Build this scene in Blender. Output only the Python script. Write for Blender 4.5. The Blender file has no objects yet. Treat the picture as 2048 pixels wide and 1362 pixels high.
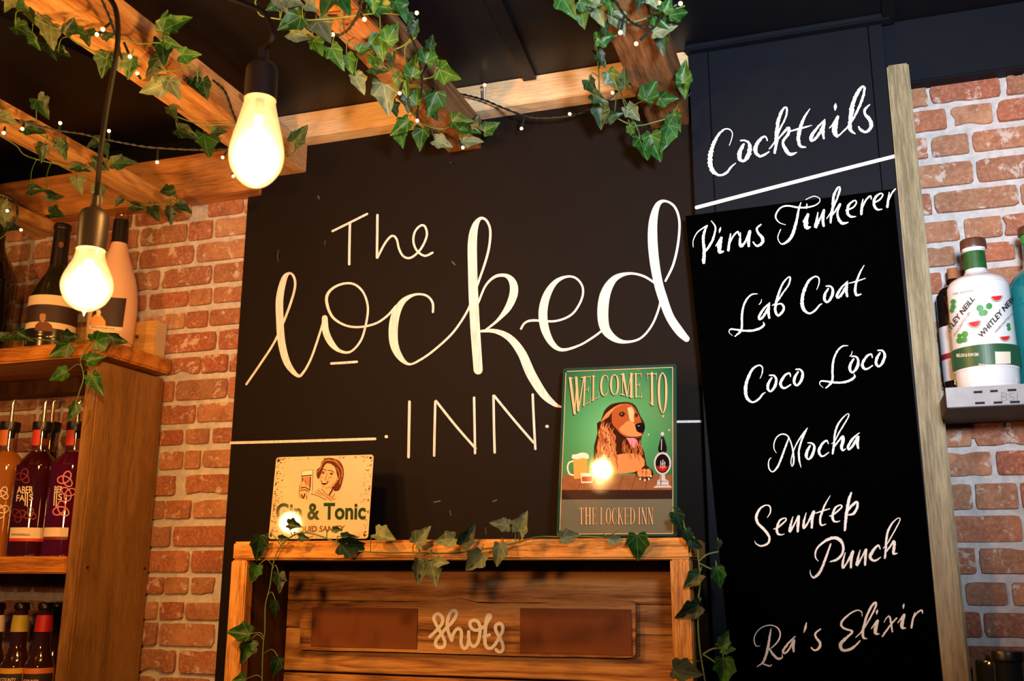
import bpy, bmesh, math, random
from mathutils import Vector, Matrix, noise
from mathutils.geometry import tessellate_polygon
random.seed(7)
S = bpy.context.scene
COL = S.collection

# ------------------------------------------------------------------ camera
F, TH, PS, RO = 1984.735, 0.234484, 0.324547, 0.0030916
D = 1.5                                    # camera to wall, metres
EYE = 1.5
CAM = Vector((0, -D, EYE))
_fw = Vector((-math.sin(PS)*math.cos(TH), math.cos(PS)*math.cos(TH), math.sin(TH)))
_r0 = Vector((math.cos(PS), math.sin(PS), 0)); _u0 = _r0.cross(_fw)
_R = _r0*math.cos(RO) + _u0*math.sin(RO); _U = _u0*math.cos(RO) - _r0*math.sin(RO)
cam_data = bpy.data.cameras.new('camera'); cam = bpy.data.objects.new('camera', cam_data); COL.objects.link(cam)
cam_data.sensor_width = 36; cam_data.lens = F/2048*36; cam_data.clip_start = 0.02
cam.matrix_world = Matrix(((_R.x, _U.x, -_fw.x, CAM.x), (_R.y, _U.y, -_fw.y, CAM.y), (_R.z, _U.z, -_fw.z, CAM.z), (0, 0, 0, 1)))
cam_data.dof.use_dof = True; cam_data.dof.focus_distance = 1.55; cam_data.dof.aperture_fstop = 6.3
S.camera = cam
S.view_settings.view_transform = 'Standard'; S.view_settings.look = 'None'
S.view_settings.gamma = 1; S.view_settings.use_curve_mapping = False
S.view_settings.exposure = 0.0

# ------------------------------------------------------------------ light
w = bpy.data.worlds.new('room_air'); S.world = w; w.use_nodes = True
w.node_tree.nodes['Background'].inputs[0].default_value = (0.50, 0.62, 1.0, 1)
w.node_tree.nodes['Background'].inputs[1].default_value = 0.028
def lamp(name, kind, loc, power, color, size=0.1, aim=None, spot=None, blend=0.8):
    d = bpy.data.lights.new(name, kind); d.energy = power; d.color = color
    if kind == 'AREA': d.size = size
    else: d.shadow_soft_size = size
    if spot: d.spot_size = spot; d.spot_blend = blend
    o = bpy.data.objects.new(name, d); COL.objects.link(o); o.location = loc
    if aim is not None: o.rotation_euler = (Vector(aim)-Vector(loc)).to_track_quat('-Z', 'Y').to_euler()
    return o
WARM = (1.0, 0.45, 0.12)
# the cool light bounced off the ceiling behind the camera, aimed high on the wall
lamp('flash_bounce', 'SPOT', (0.14, -1.25, 1.80), 100, (0.86, 0.92, 1.0), 0.06, (0.0, 0, 2.38), math.radians(96), 1.0)
# unseen warm lamps: one added for the cabinet, one set by a sign's highlight
lamp('unseen_warm_light', 'POINT', (-0.78, -1.10, 1.66), 15.0, WARM, 0.05)
lamp('unseen_warm_light', 'POINT', (-1.40, -0.93, 2.04), 12.0, WARM, 0.025)
PEND_POWER = 10

# ------------------------------------------------------------------ projection helpers
def ray(px, py): return _fw*F + _R*(px-1024) - _U*(py-681)
def onp(px, py, p0, n):
    d = ray(px, py); return CAM + d*((p0-CAM).dot(n)/d.dot(n))
def PY(px, py, Y=0.0):
    d = ray(px, py); return CAM + d*((Y-CAM.y)/d.y)
def PZ(px, py, Z):
    d = ray(px, py); return CAM + d*((Z-CAM.z)/d.z)
def PX(px, py, X):
    d = ray(px, py); return CAM + d*((X-CAM.x)/d.x)
def PD(px, py, zc): return CAM + ray(px, py)*(zc/F)
def depth(p): return (p-CAM).dot(_fw)
def scale_at(p): return F/depth(p)          # pixels per metre
def zoomer(x0, y0, s): return lambda x, y: (x0+x/s, y0+y/s)

# ------------------------------------------------------------------ object helpers
def tag(o, label=None, cat=None, group=None, kind=None):
    if label: o['label'] = label
    if cat: o['category'] = cat
    if group: o['group'] = group
    if kind: o['kind'] = kind
    return o
def empty(name, loc, label=None, cat=None, group=None):
    o = bpy.data.objects.new(name, None); COL.objects.link(o); o.location = loc
    o.empty_display_size = 0.02
    return tag(o, label, cat, group)
ORI = {}
def origin_of(p):
    v = Vector((0, 0, 0))
    while p is not None:
        v = v + p.location; p = p.parent
    return v
def obj(name, bm, mat, parent=None, smooth=False, at=None):
    """link a world-space bmesh as one object; the origin goes to the parent's origin or the base centre"""
    me = bpy.data.meshes.new(name)
    mats = mat if isinstance(mat, (list, tuple)) else [mat]
    for m in mats: me.materials.append(m)
    if at is None:
        vs = [v.co for v in bm.verts]
        at = Vector(((min(v.x for v in vs)+max(v.x for v in vs))/2, (min(v.y for v in vs)+max(v.y for v in vs))/2, min(v.z for v in vs)))
    base = origin_of(parent) if parent else Vector((0, 0, 0))
    bmesh.ops.translate(bm, verts=bm.verts, vec=-at)
    if smooth:
        for f in bm.faces: f.smooth = True
    bm.to_mesh(me); bm.free()
    o = bpy.data.objects.new(name, me); COL.objects.link(o)
    o.location = at-base
    if parent: o.parent = parent
    if smooth == 'auto':
        for p in me.polygons: p.use_smooth = True
        me.set_sharp_from_angle(angle=math.radians(38))
    return o
def box_bm(x0, x1, y0, y1, z0, z1, bev=0.0, bm=None, rough=0.0, cuts=0):
    own = bmesh.new()
    m = Matrix.Translation(((x0+x1)/2, (y0+y1)/2, (z0+z1)/2)) @ Matrix.Diagonal((abs(x1-x0), abs(y1-y0), abs(z1-z0), 1))
    bmesh.ops.create_cube(own, size=1, matrix=m)
    if cuts:
        L = [abs(x1-x0), abs(y1-y0), abs(z1-z0)]; ax = L.index(max(L))
        es = [e for e in own.edges if abs((e.verts[0].co-e.verts[1].co)[ax]) > L[ax]*0.9]
        bmesh.ops.subdivide_edges(own, edges=es, cuts=cuts, use_grid_fill=True)
    if bev:
        es = [e for e in own.edges if len(e.link_faces) == 2 and e.calc_face_angle(0) > 1]
        bmesh.ops.bevel(own, geom=es, offset=bev, segments=2, affect='EDGES', clamp_overlap=True)
    if rough:
        for v in own.verts:
            n = noise.noise_vector(v.co*9)
            v.co += n*rough
    if bm is None: return own
    me = bpy.data.meshes.new('t'); own.to_mesh(me); own.free(); bm.from_mesh(me); bpy.data.meshes.remove(me)
    return bm
def tube_into(bm, pts, r, seg=6, cap=True):
    pts = [Vector(p) for p in pts]
    rings = []; prev = None
    for i, p in enumerate(pts):
        a = pts[max(i-1, 0)]; b = pts[min(i+1, len(pts)-1)]
        t = (b-a).normalized() if (b-a).length > 1e-9 else Vector((0, 0, 1))
        n = (Vector((0, 0, 1)) if abs(t.z) < .9 else Vector((1, 0, 0))) if prev is None else prev
        n = (n - t*n.dot(t)).normalized(); prev = n
        c = t.cross(n); rr = r[i] if isinstance(r, (list, tuple)) else r
        rings.append([bm.verts.new(p+(n*math.cos(k*math.tau/seg)+c*math.sin(k*math.tau/seg))*rr) for k in range(seg)])
    for i in range(len(rings)-1):
        for k in range(seg):
            bm.faces.new((rings[i][k], rings[i][(k+1) % seg], rings[i+1][(k+1) % seg], rings[i+1][k]))
    if cap:
        bm.faces.new(rings[0][::-1]); bm.faces.new(rings[-1])
    return bm
def crom(pts, n=6):
    """Catmull-Rom through tuples of any length"""
    if len(pts) < 3:
        return [tuple(a+(b-a)*k/n for a, b in zip(pts[0], pts[1])) for k in range(n+1)]
    out = []
    P = [pts[0]]+list(pts)+[pts[-1]]
    for i in range(1, len(P)-2):
        p0, p1, p2, p3 = P[i-1:i+3]
        for k in range(n):
            t = k/n
            out.append(tuple(0.5*((2*b)+(-a+c)*t+(2*a-5*b+4*c-d)*t*t+(-a+3*b-3*c+d)*t**3) for a, b, c, d in zip(p0, p1, p2, p3)))
    out.append(tuple(pts[-1]))
    return out
def smooth3(pts, n=6): return [Vector(p) for p in crom([tuple(p) for p in pts], n)]
def lathe_bm(axis, prof, seg=32, closed=True):
    """axis: Vector (x,y); prof: (z,r) bottom to top"""
    bm = bmesh.new(); rings = []
    for z, r in prof:
        rings.append([bm.verts.new((axis[0]+r*math.cos(k*math.tau/seg), axis[1]+r*math.sin(k*math.tau/seg), z)) for k in range(seg)])
    for i in range(len(rings)-1):
        for k in range(seg):
            bm.faces.new((rings[i][k], rings[i][(k+1) % seg], rings[i+1][(k+1) % seg], rings[i+1][k]))
    if closed:
        bm.faces.new(rings[0][::-1]); bm.faces.new(rings[-1])
    return bm
def densify(prof, n=5):
    """smooth a (z,r) profile; a point given twice stays sharp"""
    out = []; seg = [prof[0]]
    for p in prof[1:]:
        if p == seg[-1]:
            if len(seg) > 1: out += crom(seg, n)
            seg = [p]
        else: seg.append(p)
    if len(seg) > 1: out += crom(seg, n)
    else: out.append(seg[0])
    res = []
    for z, r in out:
        r = max(r, 1e-5)
        if not res or (abs(res[-1][0]-z)+abs(res[-1][1]-r)) > 1e-6: res.append((z, r))
    return res

# ------------------------------------------------------------------ materials
MATS = {}
def srgb(c):
    f = lambda v: (v/255/12.92 if v/255 <= 0.04045 else ((v/255+0.055)/1.055)**2.4)
    return (f(c[0]), f(c[1]), f(c[2]), 1)
class NT:
    def __init__(s, name):
        s.m = bpy.data.materials.new(name); s.m.use_nodes = True; s.t = s.m.node_tree; s.n = s.t.nodes
        s.b = s.n['Principled BSDF']; s.out = s.n['Material Output']
    def new(s, t, **kw):
        n = s.n.new(t)
        for k, v in kw.items():
            if k.startswith('i_'): n.inputs[k[2:].replace('_', ' ')].default_value = v
            else: setattr(n, k, v)
        return n
    def link(s, a, b): s.t.links.new(a, b)
    def val(s, x, sock):
        if isinstance(x, (int, float)): sock.default_value = x
        else: s.link(x, sock)
    def math(s, op, a, b=None, c=None, clamp=False):
        n = s.new('ShaderNodeMath', operation=op, use_clamp=clamp); s.val(a, n.inputs[0])
        if b is not None: s.val(b, n.inputs[1])
        if c is not None: s.val(c, n.inputs[2])
        return n.outputs[0]
    def ramp(s, fac, stops, interp='LINEAR'):
        n = s.new('ShaderNodeValToRGB'); n.color_ramp.interpolation = interp
        els = n.color_ramp.elements
        while len(els) < len(stops): els.new(0.5)
        for e, (p, c) in zip(els, stops): e.position = p; e.color = c if len(c) == 4 else (*c, 1)
        s.link(fac, n.inputs[0]); return n.outputs[0]
    def mix(s, fac, a, b, mode='MIX'):
        n = s.new('ShaderNodeMix', data_type='RGBA', blend_type=mode)
        if isinstance(fac, (int, float)): n.inputs[0].default_value = fac
        else: s.link(fac, n.inputs[0])
        for x, k in ((a, 6), (b, 7)):
            if isinstance(x, tuple): n.inputs[k].default_value = x
            else: s.link(x, n.inputs[k])
        return n.outputs[2]
    def coords(s, scale=(1, 1, 1), kind='Object', rnd=True):
        tc = s.new('ShaderNodeTexCoord'); v = tc.outputs[kind]
        if rnd:
            oi = s.new('ShaderNodeObjectInfo'); r = s.math('MULTIPLY', oi.outputs['Random'], 37.0)
            a = s.new('ShaderNodeVectorMath', operation='ADD'); s.link(v, a.inputs[0]); s.link(r, a.inputs[1]); v = a.outputs[0]
        mp = s.new('ShaderNodeMapping'); mp.inputs['Scale'].default_value = scale; s.link(v, mp.inputs[0])
        return mp.outputs[0]
    def noise(s, vec, scale, detail=4, rough=0.55, dist=0.0):
        n = s.new('ShaderNodeTexNoise', i_Scale=scale, i_Detail=detail, i_Roughness=rough, i_Distortion=dist)
        s.link(vec, n.inputs['Vector']); return n.outputs['Fac']
    def bump(s, h, strength=0.3, dist=0.002):
        n = s.new('ShaderNodeBump', i_Strength=strength, i_Distance=dist); s.link(h, n.inputs['Height']); s.link(n.outputs[0], s.b.inputs['Normal'])
def plain(name, rgb, rough=0.5, metal=0.0, spec=0.5, lin=False, coat=0.0, bumpy=0.0, var=0.0, vscale=60):
    if name in MATS: return MATS[name]
    t = NT(name); c = rgb if lin else srgb(rgb)
    t.b.inputs['Base Color'].default_value = c
    t.b.inputs['Roughness'].default_value = rough; t.b.inputs['Metallic'].default_value = metal
    t.b.inputs['Specular IOR Level'].default_value = spec; t.b.inputs['Coat Weight'].default_value = coat
    if bumpy or var:
        v = t.coords(); n = t.noise(v, vscale, 4)
        if var:
            t.link(t.mix(n, tuple(x*(1-var) for x in c[:3])+(1,), tuple(min(1, x*(1+var)) for x in c[:3])+(1,)), t.b.inputs['Base Color'])
        if bumpy: t.bump(n, bumpy, 0.001)
    MATS[name] = t.m; return t.m
def wood(name, dark, mid, light, axis, rings=26, fibre=220, rough=0.55, knots=0.5, streak=1.0, bump=0.25, contrast=0.5):
    if name in MATS: return MATS[name]
    t = NT(name)
    sc = [1, 1, 1]; sc['xyz'.index(axis)] = 0.07
    v = t.coords(tuple(sc))
    sk = [1, 1, 1]; sk['xyz'.index(axis)] = 0.45
    vk = t.coords(tuple(sk))
    kn = t.new('ShaderNodeTexVoronoi', i_Scale=6.5, feature='F1'); t.link(vk, kn.inputs['Vector'])
    kd = t.math('SUBTRACT', 1.0, t.math('MULTIPLY', kn.outputs['Distance'], 3.6), clamp=True)
    big = t.noise(v, rings*0.35, 2, 0.5, 0.4)
    ringv = t.math('FRACT', t.math('ADD', t.math('MULTIPLY', big, 9.0), t.math('MULTIPLY', kd, 2.2*knots)))
    ringt = t.math('ABSOLUTE', t.math('SUBTRACT', ringv, 0.5))
    fib = t.noise(v, fibre*1.7, 5, 0.7)
    wide = t.noise(v, rings*0.5, 4, 0.6)
    f = t.math('ADD', t.math('MULTIPLY', ringt, 0.7*contrast), t.math('ADD', t.math('MULTIPLY', fib, 0.85), t.math('MULTIPLY', wide, 0.55)))
    f = t.math('SUBTRACT', f, 0.30)
    col = t.ramp(f, [(0.30, srgb(dark)), (0.52, srgb(mid)), (0.76, srgb(light))])
    kcore = t.math('GREATER_THAN', kd, 0.78)
    col = t.mix(t.math('MULTIPLY', kcore, 0.65*min(1, knots)), col, srgb([c*0.45 for c in dark]))
    if streak:
        st = t.noise(v, rings*1.7, 5, 0.75)
        sm = t.ramp(st, [(0.60, (0, 0, 0, 1)), (0.70, (1, 1, 1, 1))])
        col = t.mix(t.math('MULTIPLY', sm, 0.6*streak), col, srgb([c*0.55 for c in dark]))
    t.link(col, t.b.inputs['Base Color'])
    t.b.inputs['Roughness'].default_value = rough; t.b.inputs['Specular IOR Level'].default_value = 0.3
    t.bump(t.math('ADD', f, fib), bump, 0.0015)
    MATS[name] = t.m; return t.m

pine_y = wood('pale_pine_lengthwise', (150, 100, 58), (196, 150, 98), (222, 184, 134), 'y', streak=0.15, knots=0.9)
pine_x = wood('pale_pine_crosswise', (196, 158, 112), (228, 196, 152), (242, 218, 182), 'x', streak=0.0, knots=0.7, contrast=0.35)
pine_warmlit_x = wood('warm_lit_pine_crosswise', (130, 80, 40), (180, 122, 66), (206, 152, 92), 'x', streak=0.2, knots=0.7)  # same pine as the pale beam, with warm lamplight put into its colour
rough_y = wood('rough_sawn_brown_timber', (96, 62, 36), (136, 94, 58), (166, 122, 80), 'y', streak=0.5, knots=0.6, bump=0.5)
shelf_x = wood('waxed_shelf_timber', (120, 72, 26), (190, 122, 50), (216, 154, 76), 'x', streak=0.8, knots=0.6, rough=0.42)
shelf_z = wood('waxed_upright_timber', (104, 72, 34), (136, 98, 52), (160, 120, 70), 'z', streak=0.45, knots=0.9, rough=0.45)
frame_x = wood('cabinet_frame_crosswise', (136, 82, 32), (226, 162, 82), (244, 190, 116), 'x', streak=1.0, knots=0.5, rough=0.5)
frame_z = wood('cabinet_frame_upright', (144, 90, 40), (226, 164, 88), (244, 192, 120), 'z', streak=0.8, knots=0.5, rough=0.5)
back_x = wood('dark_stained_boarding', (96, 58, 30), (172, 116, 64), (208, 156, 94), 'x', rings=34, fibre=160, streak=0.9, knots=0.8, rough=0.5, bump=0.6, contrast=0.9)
side_z = wood('dark_side_timber', (50, 30, 16), (84, 52, 28), (110, 70, 40), 'z', streak=0.5, knots=0.4, bump=0.4)
batten_z = wood('treated_pine_batten', (112, 102, 78), (152, 142, 114), (178, 168, 140), 'z', rings=14, streak=0.0, knots=0.35, contrast=0.6, rough=0.6)
tread_x = wood('treated_pine_block', (140, 104, 54), (186, 146, 84), (208, 172, 108), 'x', rings=40, streak=0.1, knots=0.2)
dark_wood = wood('dark_shelf_timber', (34, 22, 16), (58, 38, 28), (82, 56, 42), 'x', streak=0.5, knots=0.3)
endgrain = plain('sawn_end_grain', (196, 176, 150), 0.8, bumpy=0.5, var=0.12, vscale=150)

def brick_mat():
    t = NT('worn_red_brick'); oi = t.new('ShaderNodeObjectInfo')
    v = t.coords((1, 1, 1))
    base = t.ramp(oi.outputs['Random'], [(0.0, srgb((168, 92, 62))), (0.2, srgb((146, 106, 82))), (0.4, srgb((186, 132, 96))), (0.6, srgb((152, 76, 54))), (0.8, srgb((188, 148, 112))), (1.0, srgb((172, 96, 66)))])
    n1 = t.noise(v, 26, 5, 0.65); n2 = t.noise(v, 170, 4, 0.7); n3 = t.noise(v, 34, 6, 0.72, 0.5)
    col = t.mix(t.ramp(n1, [(0.3, (0, 0, 0, 1)), (0.7, (1, 1, 1, 1))]), base, srgb((128, 76, 58)), 'MIX')
    col = t.mix(0.85, base, col)
    col = t.mix(t.math('MULTIPLY', t.ramp(n2, [(0.45, (0, 0, 0, 1)), (0.7, (1, 1, 1, 1))]), 0.35), col, srgb((214, 170, 140)))
    sm = t.ramp(t.math('ADD', n3, t.math('MULTIPLY', n2, 0.16)), [(0.65, (0, 0, 0, 1)), (0.71, (1, 1, 1, 1))])
    col = t.mix(t.math('MULTIPLY', sm, 0.75), col, srgb((204, 190, 180)))
    pit = t.ramp(t.noise(v, 95, 5, 0.75), [(0.30, (1, 1, 1, 1)), (0.40, (0, 0, 0, 1))])
    col = t.mix(t.math('MULTIPLY', pit, 0.6), col, srgb((84, 44, 32)))
    t.link(col, t.b.inputs['Base Color']); t.b.inputs['Roughness'].default_value = 0.85
    t.bump(t.math('ADD', n2, n3), 0.7, 0.002); return t.m
def mortar_mat():
    t = NT('lime_mortar'); v = t.coords((1, 1, 1), rnd=False)
    n = t.noise(v, 60, 6, 0.7); n2 = t.noise(v, 9, 3, 0.6)
    col = t.ramp(n, [(0.3, srgb((166, 164, 166))), (0.6, srgb((204, 202, 204)))])
    col = t.mix(t.math('MULTIPLY', n2, 0.25), col, srgb((176, 160, 150)))
    t.link(col, t.b.inputs['Base Color']); t.b.inputs['Roughness'].default_value = 0.9
    t.bump(n, 0.8, 0.003); return t.m
M_BRICK, M_MORTAR = brick_mat(), mortar_mat()
M_CHALKBOARD = plain('chalkboard_paint', (23, 17, 14), 0.7, bumpy=0.12, var=0.12, vscale=40, spec=0.12)
M_BLACKPANEL = plain('black_panel_paint', (15, 18, 27), 0.6, bumpy=0.3, var=0.2, vscale=30, spec=0.14)
M_CEIL = plain('black_ceiling_paint', (14, 14, 20), 0.4, bumpy=0.5, var=0.3, vscale=16, spec=0.25)
M_MENU = plain('menu_board_black', (2, 2, 2), 0.95, spec=0.0)
M_CHALK = plain('chalk_white', (250, 250, 250), 0.9, spec=0.1)
def paint_mat():
    t = NT('white_paint_pen'); v = t.coords((60, 60, 7), rnd=False); n = t.noise(v, 4, 4)
    t.link(t.ramp(n, [(0.3, srgb((206, 198, 198))), (0.6, srgb((240, 234, 234)))]), t.b.inputs['Base Color'])
    t.b.inputs['Roughness'].default_value = 0.6; return t.m
M_PAINT = paint_mat()
M_FAINT = plain('faint_chalk_rubs', (96, 88, 84), 0.8)
M_CABLE = plain('black_rubber_cable', (12, 12, 13), 0.7, spec=0.2)
M_WIRE = plain('twisted_green_black_wire', (22, 34, 30), 0.3)
M_SOCKET = plain('dark_bronze_socket', (40, 34, 32), 0.45, metal=0.3)
M_CHROME = plain('chrome', (210, 206, 200), 0.15, metal=1.0)
M_GREY_METAL = plain('galvanised_strip', (128, 122, 124), 0.5, metal=0.3, var=0.25, vscale=50)
M_HOLE = plain('screw_hole_dark', (14, 10, 8), 0.9)
M_SCREW = plain('screw_head_steel', (120, 112, 104), 0.3, metal=0.9)

def leaf_mat(name, a, b, vein, rough=0.42):
    t = NT(name); tc = t.new('ShaderNodeTexCoord'); sp = t.new('ShaderNodeSeparateXYZ'); t.link(tc.outputs['Object'], sp.inputs[0])
    x, y = sp.outputs[0], sp.outputs[1]; ay = t.math('ABSOLUTE', y); m = None
    for ang in (0, 42, 88):
        c, s_ = math.cos(math.radians(ang)), math.sin(math.radians(ang))
        dist = t.math('ABSOLUTE', t.math('SUBTRACT', t.math('MULTIPLY', x, s_), t.math('MULTIPLY', ay, c)))
        fwd = t.math('GREATER_THAN', t.math('ADD', t.math('MULTIPLY', x, c), t.math('MULTIPLY', ay, s_)), 0)
        k = t.math('MULTIPLY', t.math('LESS_THAN', dist, 0.016), fwd)
        m = k if m is None else t.math('MAXIMUM', m, k)
    oi = t.new('ShaderNodeObjectInfo'); v = t.coords((1, 1, 1)); n = t.noise(v, 3.0, 4)
    col = t.mix(t.ramp(n, [(0.35, (0, 0, 0, 1)), (0.65, (1, 1, 1, 1))]), srgb(a), srgb(b))
    hs = t.new('ShaderNodeHueSaturation'); t.link(col, hs.inputs['Color'])
    t.link(t.math('ADD', 0.75, t.math('MULTIPLY', oi.outputs['Random'], 0.5)), hs.inputs['Value'])
    t.link(t.mix(t.math('MULTIPLY', m, 0.38), hs.outputs[0], srgb(vein)), t.b.inputs['Base Color'])
    t.b.inputs['Roughness'].default_value = rough; t.b.inputs['Specular IOR Level'].default_value = 0.4
    tr = t.new('ShaderNodeBsdfTranslucent'); t.link(hs.outputs[0], tr.inputs[0])
    mx = t.new('ShaderNodeMixShader'); mx.inputs[0].default_value = 0.12
    t.link(t.b.outputs[0], mx.inputs[1]); t.link(tr.outputs[0], mx.inputs[2]); t.link(mx.outputs[0], t.out.inputs[0])
    return t.m
LEAF = {'g': leaf_mat('ivy_green', (24, 66, 24), (48, 98, 32), (120, 160, 96)),
        'd': leaf_mat('ivy_dark', (18, 44, 26), (34, 66, 34), (90, 120, 80)),
        'p': leaf_mat('ivy_lit_pale', (86, 104, 76), (118, 134, 100), (170, 184, 148), 0.55)}  # strong light on leaves put into a paler green; variegated leaves share it
M_STEM = plain('ivy_stem_green', (92, 122, 70), 0.5)

def emis(name, rgb, strength):
    t = NT(name); e = t.new('ShaderNodeEmission'); e.inputs[0].default_value = rgb; e.inputs[1].default_value = strength
    t.link(e.outputs[0], t.out.inputs[0]); return t.m
M_LED = emis('fairy_light_glow', (1.0, 0.50, 0.20, 1), 7)
M_FIL = emis('filament_glow', (1.0, 0.74, 0.40, 1), 60)
def bulb_glass():
    """amber lamp glass: filament glare added as shell emission, weaker towards the rim"""
    t = NT('glare_amber_glass'); lw = t.new('ShaderNodeLayerWeight', i_Blend=0.35)
    tc = t.new('ShaderNodeTexCoord'); sp = t.new('ShaderNodeSeparateXYZ'); t.link(tc.outputs['Generated'], sp.inputs[0])
    g = t.math('POWER', t.math('SUBTRACT', 1.0, lw.outputs['Facing']), 3.6)
    hgt = t.ramp(sp.outputs[2], [(0.0, (0.8, 0.8, 0.8, 1)), (0.3, (1, 1, 1, 1)), (0.62, (0.22, 0.22, 0.22, 1)), (1.0, (0.04, 0.04, 0.04, 1))])
    e = t.new('ShaderNodeEmission'); e.inputs[0].default_value = (1.0, 0.60, 0.24, 1)
    t.link(t.math('ADD', 0.55, t.math('MULTIPLY', t.math('MULTIPLY', g, hgt), 9.0)), e.inputs[1])  # emission stands for the filament's glare, fading at rim and neck
    tr = t.new('ShaderNodeBsdfTransparent'); tr.inputs[0].default_value = (1, 0.86, 0.62, 1)
    gl = t.new('ShaderNodeBsdfGlossy', i_Roughness=0.08)
    m1 = t.new('ShaderNodeMixShader'); m1.inputs[0].default_value = 0.10; t.link(tr.outputs[0], m1.inputs[1]); t.link(gl.outputs[0], m1.inputs[2])
    ad = t.new('ShaderNodeAddShader'); t.link(m1.outputs[0], ad.inputs[0]); t.link(e.outputs[0], ad.inputs[1])
    t.link(ad.outputs[0], t.out.inputs[0]); return t.m
M_BULB = bulb_glass()
def glass(name, rgb, rough=0.03, density_white=0.0):
    t = NT(name); t.b.inputs['Base Color'].default_value = srgb(rgb); t.b.inputs['Roughness'].default_value = rough
    t.b.inputs['Transmission Weight'].default_value = 1.0; t.b.inputs['IOR'].default_value = 1.45
    return t.m
def thin_glass(name, rgb, tint_rough=0.05, gloss=0.12):
    t = NT(name); tr = t.new('ShaderNodeBsdfTransparent'); tr.inputs[0].default_value = srgb(rgb)
    gl = t.new('ShaderNodeBsdfGlossy', i_Roughness=tint_rough)
    lw = t.new('ShaderNodeLayerWeight', i_Blend=0.25); m = t.new('ShaderNodeMixShader')
    t.link(t.math('ADD', gloss, t.math('MULTIPLY', lw.outputs['Fresnel'], 0.5), clamp=True), m.inputs[0])
    t.link(tr.outputs[0], m.inputs[1]); t.link(gl.outputs[0], m.inputs[2]); t.link(m.outputs[0], t.out.inputs[0]); return t.m

# ================================================================== SETTING
YB = -0.042                                  # front face of the wall beams
p = PY(664, 266, YB); BEAM_BOT = p.z
CEIL = PY(617, 224, YB).z
CB_Y = -0.010                                # face of the chalkboard
LB_TOP = BEAM_BOT; LB_BOT = PY(461, 384, YB).z
P_ = lambda px, py, Y=0.0: PY(px, py, Y)

def struct(name, bm, mat, parent=None, kind='structure'):
    o = obj(name, bm, mat, parent); 
    if not parent: o['kind'] = kind
    return o
X0, X1 = -2.6, 1.0
wall = struct('wall_back', box_bm(X0, X1, 0.0, 0.10, 0.0, CEIL+0.02, cuts=0), M_MORTAR)
struct('floor', box_bm(X0, X1, -2.6, 0.10, -0.05, 0.0), plain('dark_floor_boards', (70, 52, 40), 0.6, var=0.2))
ceiling = struct('ceiling', box_bm(X0, X1, -2.6, 0.10, CEIL, CEIL+0.06), M_CEIL)

# bricks -----------------------------------------------------------
def brick(x0, x1, z0, z1, rs):
    rng = random.Random(rs); bm = bmesh.new(); N = 30; ring0, ring1 = [], []
    cx, cz, hx, hz = (x0+x1)/2, (z0+z1)/2, (x1-x0)/2, (z1-z0)/2
    if hx < 0.003 or hz < 0.003: return
    dep = 0.0035+rng.random()*0.0025; per = 4*(hx+hz); worn = rng.random()
    sd = Vector((rs*1.37 % 50, rs*0.71 % 50, 0)); pts = []
    for k in range(N):
        s = k/N*per
        if s < 2*hx: x, z = -hx+s, -hz
        elif s < 2*hx+2*hz: x, z = hx, -hz+(s-2*hx)
        elif s < 4*hx+2*hz: x, z = hx-(s-2*hx-2*hz), hz
        else: x, z = -hx, hz-(s-4*hx-2*hz)
        e = (abs(x)/hx)**7*(abs(z)/hz)**7
        n = noise.noise(Vector((x*90, z*90, 0))+sd); n2 = noise.noise(Vector((x*28, z*28, 5))+sd)
        q = 1-0.05*e; ins = max(0, n*0.0022-0.0002)-0.0004+max(0, n2*(0.002+0.014*worn)-0.0022)
        L = math.hypot(x, z)
        f = q*(1-ins/max(L, 1e-4)) if hx < 2*hz else q
        if hx >= 2*hz:
            z2 = z-math.copysign(min(ins, hz*.6), z) if abs(z) > 0.95*hz else z
            x2 = x-math.copysign(min(ins, hx*.4), x) if abs(x) > 0.97*hx else x
            x, z = x2*f, z2*f
        else: x, z = x*f, z*f
        pts.append((x, z))
    for x, z in pts:
        ring0.append(bm.verts.new((cx+x, 0.0006, cz+z)))
        ring1.append(bm.verts.new((cx+x-math.copysign(min(0.0007, abs(x)*.3), x), -dep, cz+z-math.copysign(min(0.0007, abs(z)*.3), z))))
    for k in range(N): bm.faces.new((ring0[k], ring0[(k+1) % N], ring1[(k+1) % N], ring1[k]))
    c = bm.verts.new((cx, -dep-0.0006, cz))
    for k in range(N): bm.faces.new((ring1[k], ring1[(k+1) % N], c))
    obj('brick', bm, M_BRICK, wall)
nb = [0]
def row(zm, yt, yb, xref, xs, fill_left=None, fill_right=None):
    """one course; yt/yb read at column xref; xs = list of (x0,x1) read at mid height"""
    a = zm(xref, yt); b = zm(xref, yb)
    z1 = PY(a[0], a[1]).z; z0 = PY(b[0], b[1]).z; ex = []
    ymid = (a[1]+b[1])/2
    for (u0, u1) in xs:
        q0 = zm(u0, 0)[0]; q1 = zm(u1, 0)[0]
        def X(q):
            lo = PY(q, ymid); y = ymid
            for _ in range(3):                         # follow the course to this column
                pz = PY(q, y); y += (pz.z-(z0+z1)/2)*scale_at(pz)
            return PY(q, y).x
        ex.append((X(q0), X(q1)))
    for e in ex:
        nb[0] += 1; brick(e[0], e[1], z0, z1, nb[0])
    rng = random.Random(len(ex)*7+nb[0])
    if fill_left is not None:
        x = min(e[0] for e in ex)-0.007 if ex else fill_left[1]
        while x > fill_left[0]:
            L = rng.choice([0.050, 0.105, 0.105, 0.085]); nb[0] += 1; brick(x-L, x, z0, z1, nb[0]); x -= L+0.007
    if fill_right is not None:
        x = max(e[1] for e in ex)+0.007
        while x < fill_right:
            L = rng.choice([0.050, 0.105, 0.085]); nb[0] += 1; brick(x, x+L, z0, z1, nb[0]); x += L+0.007
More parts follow.
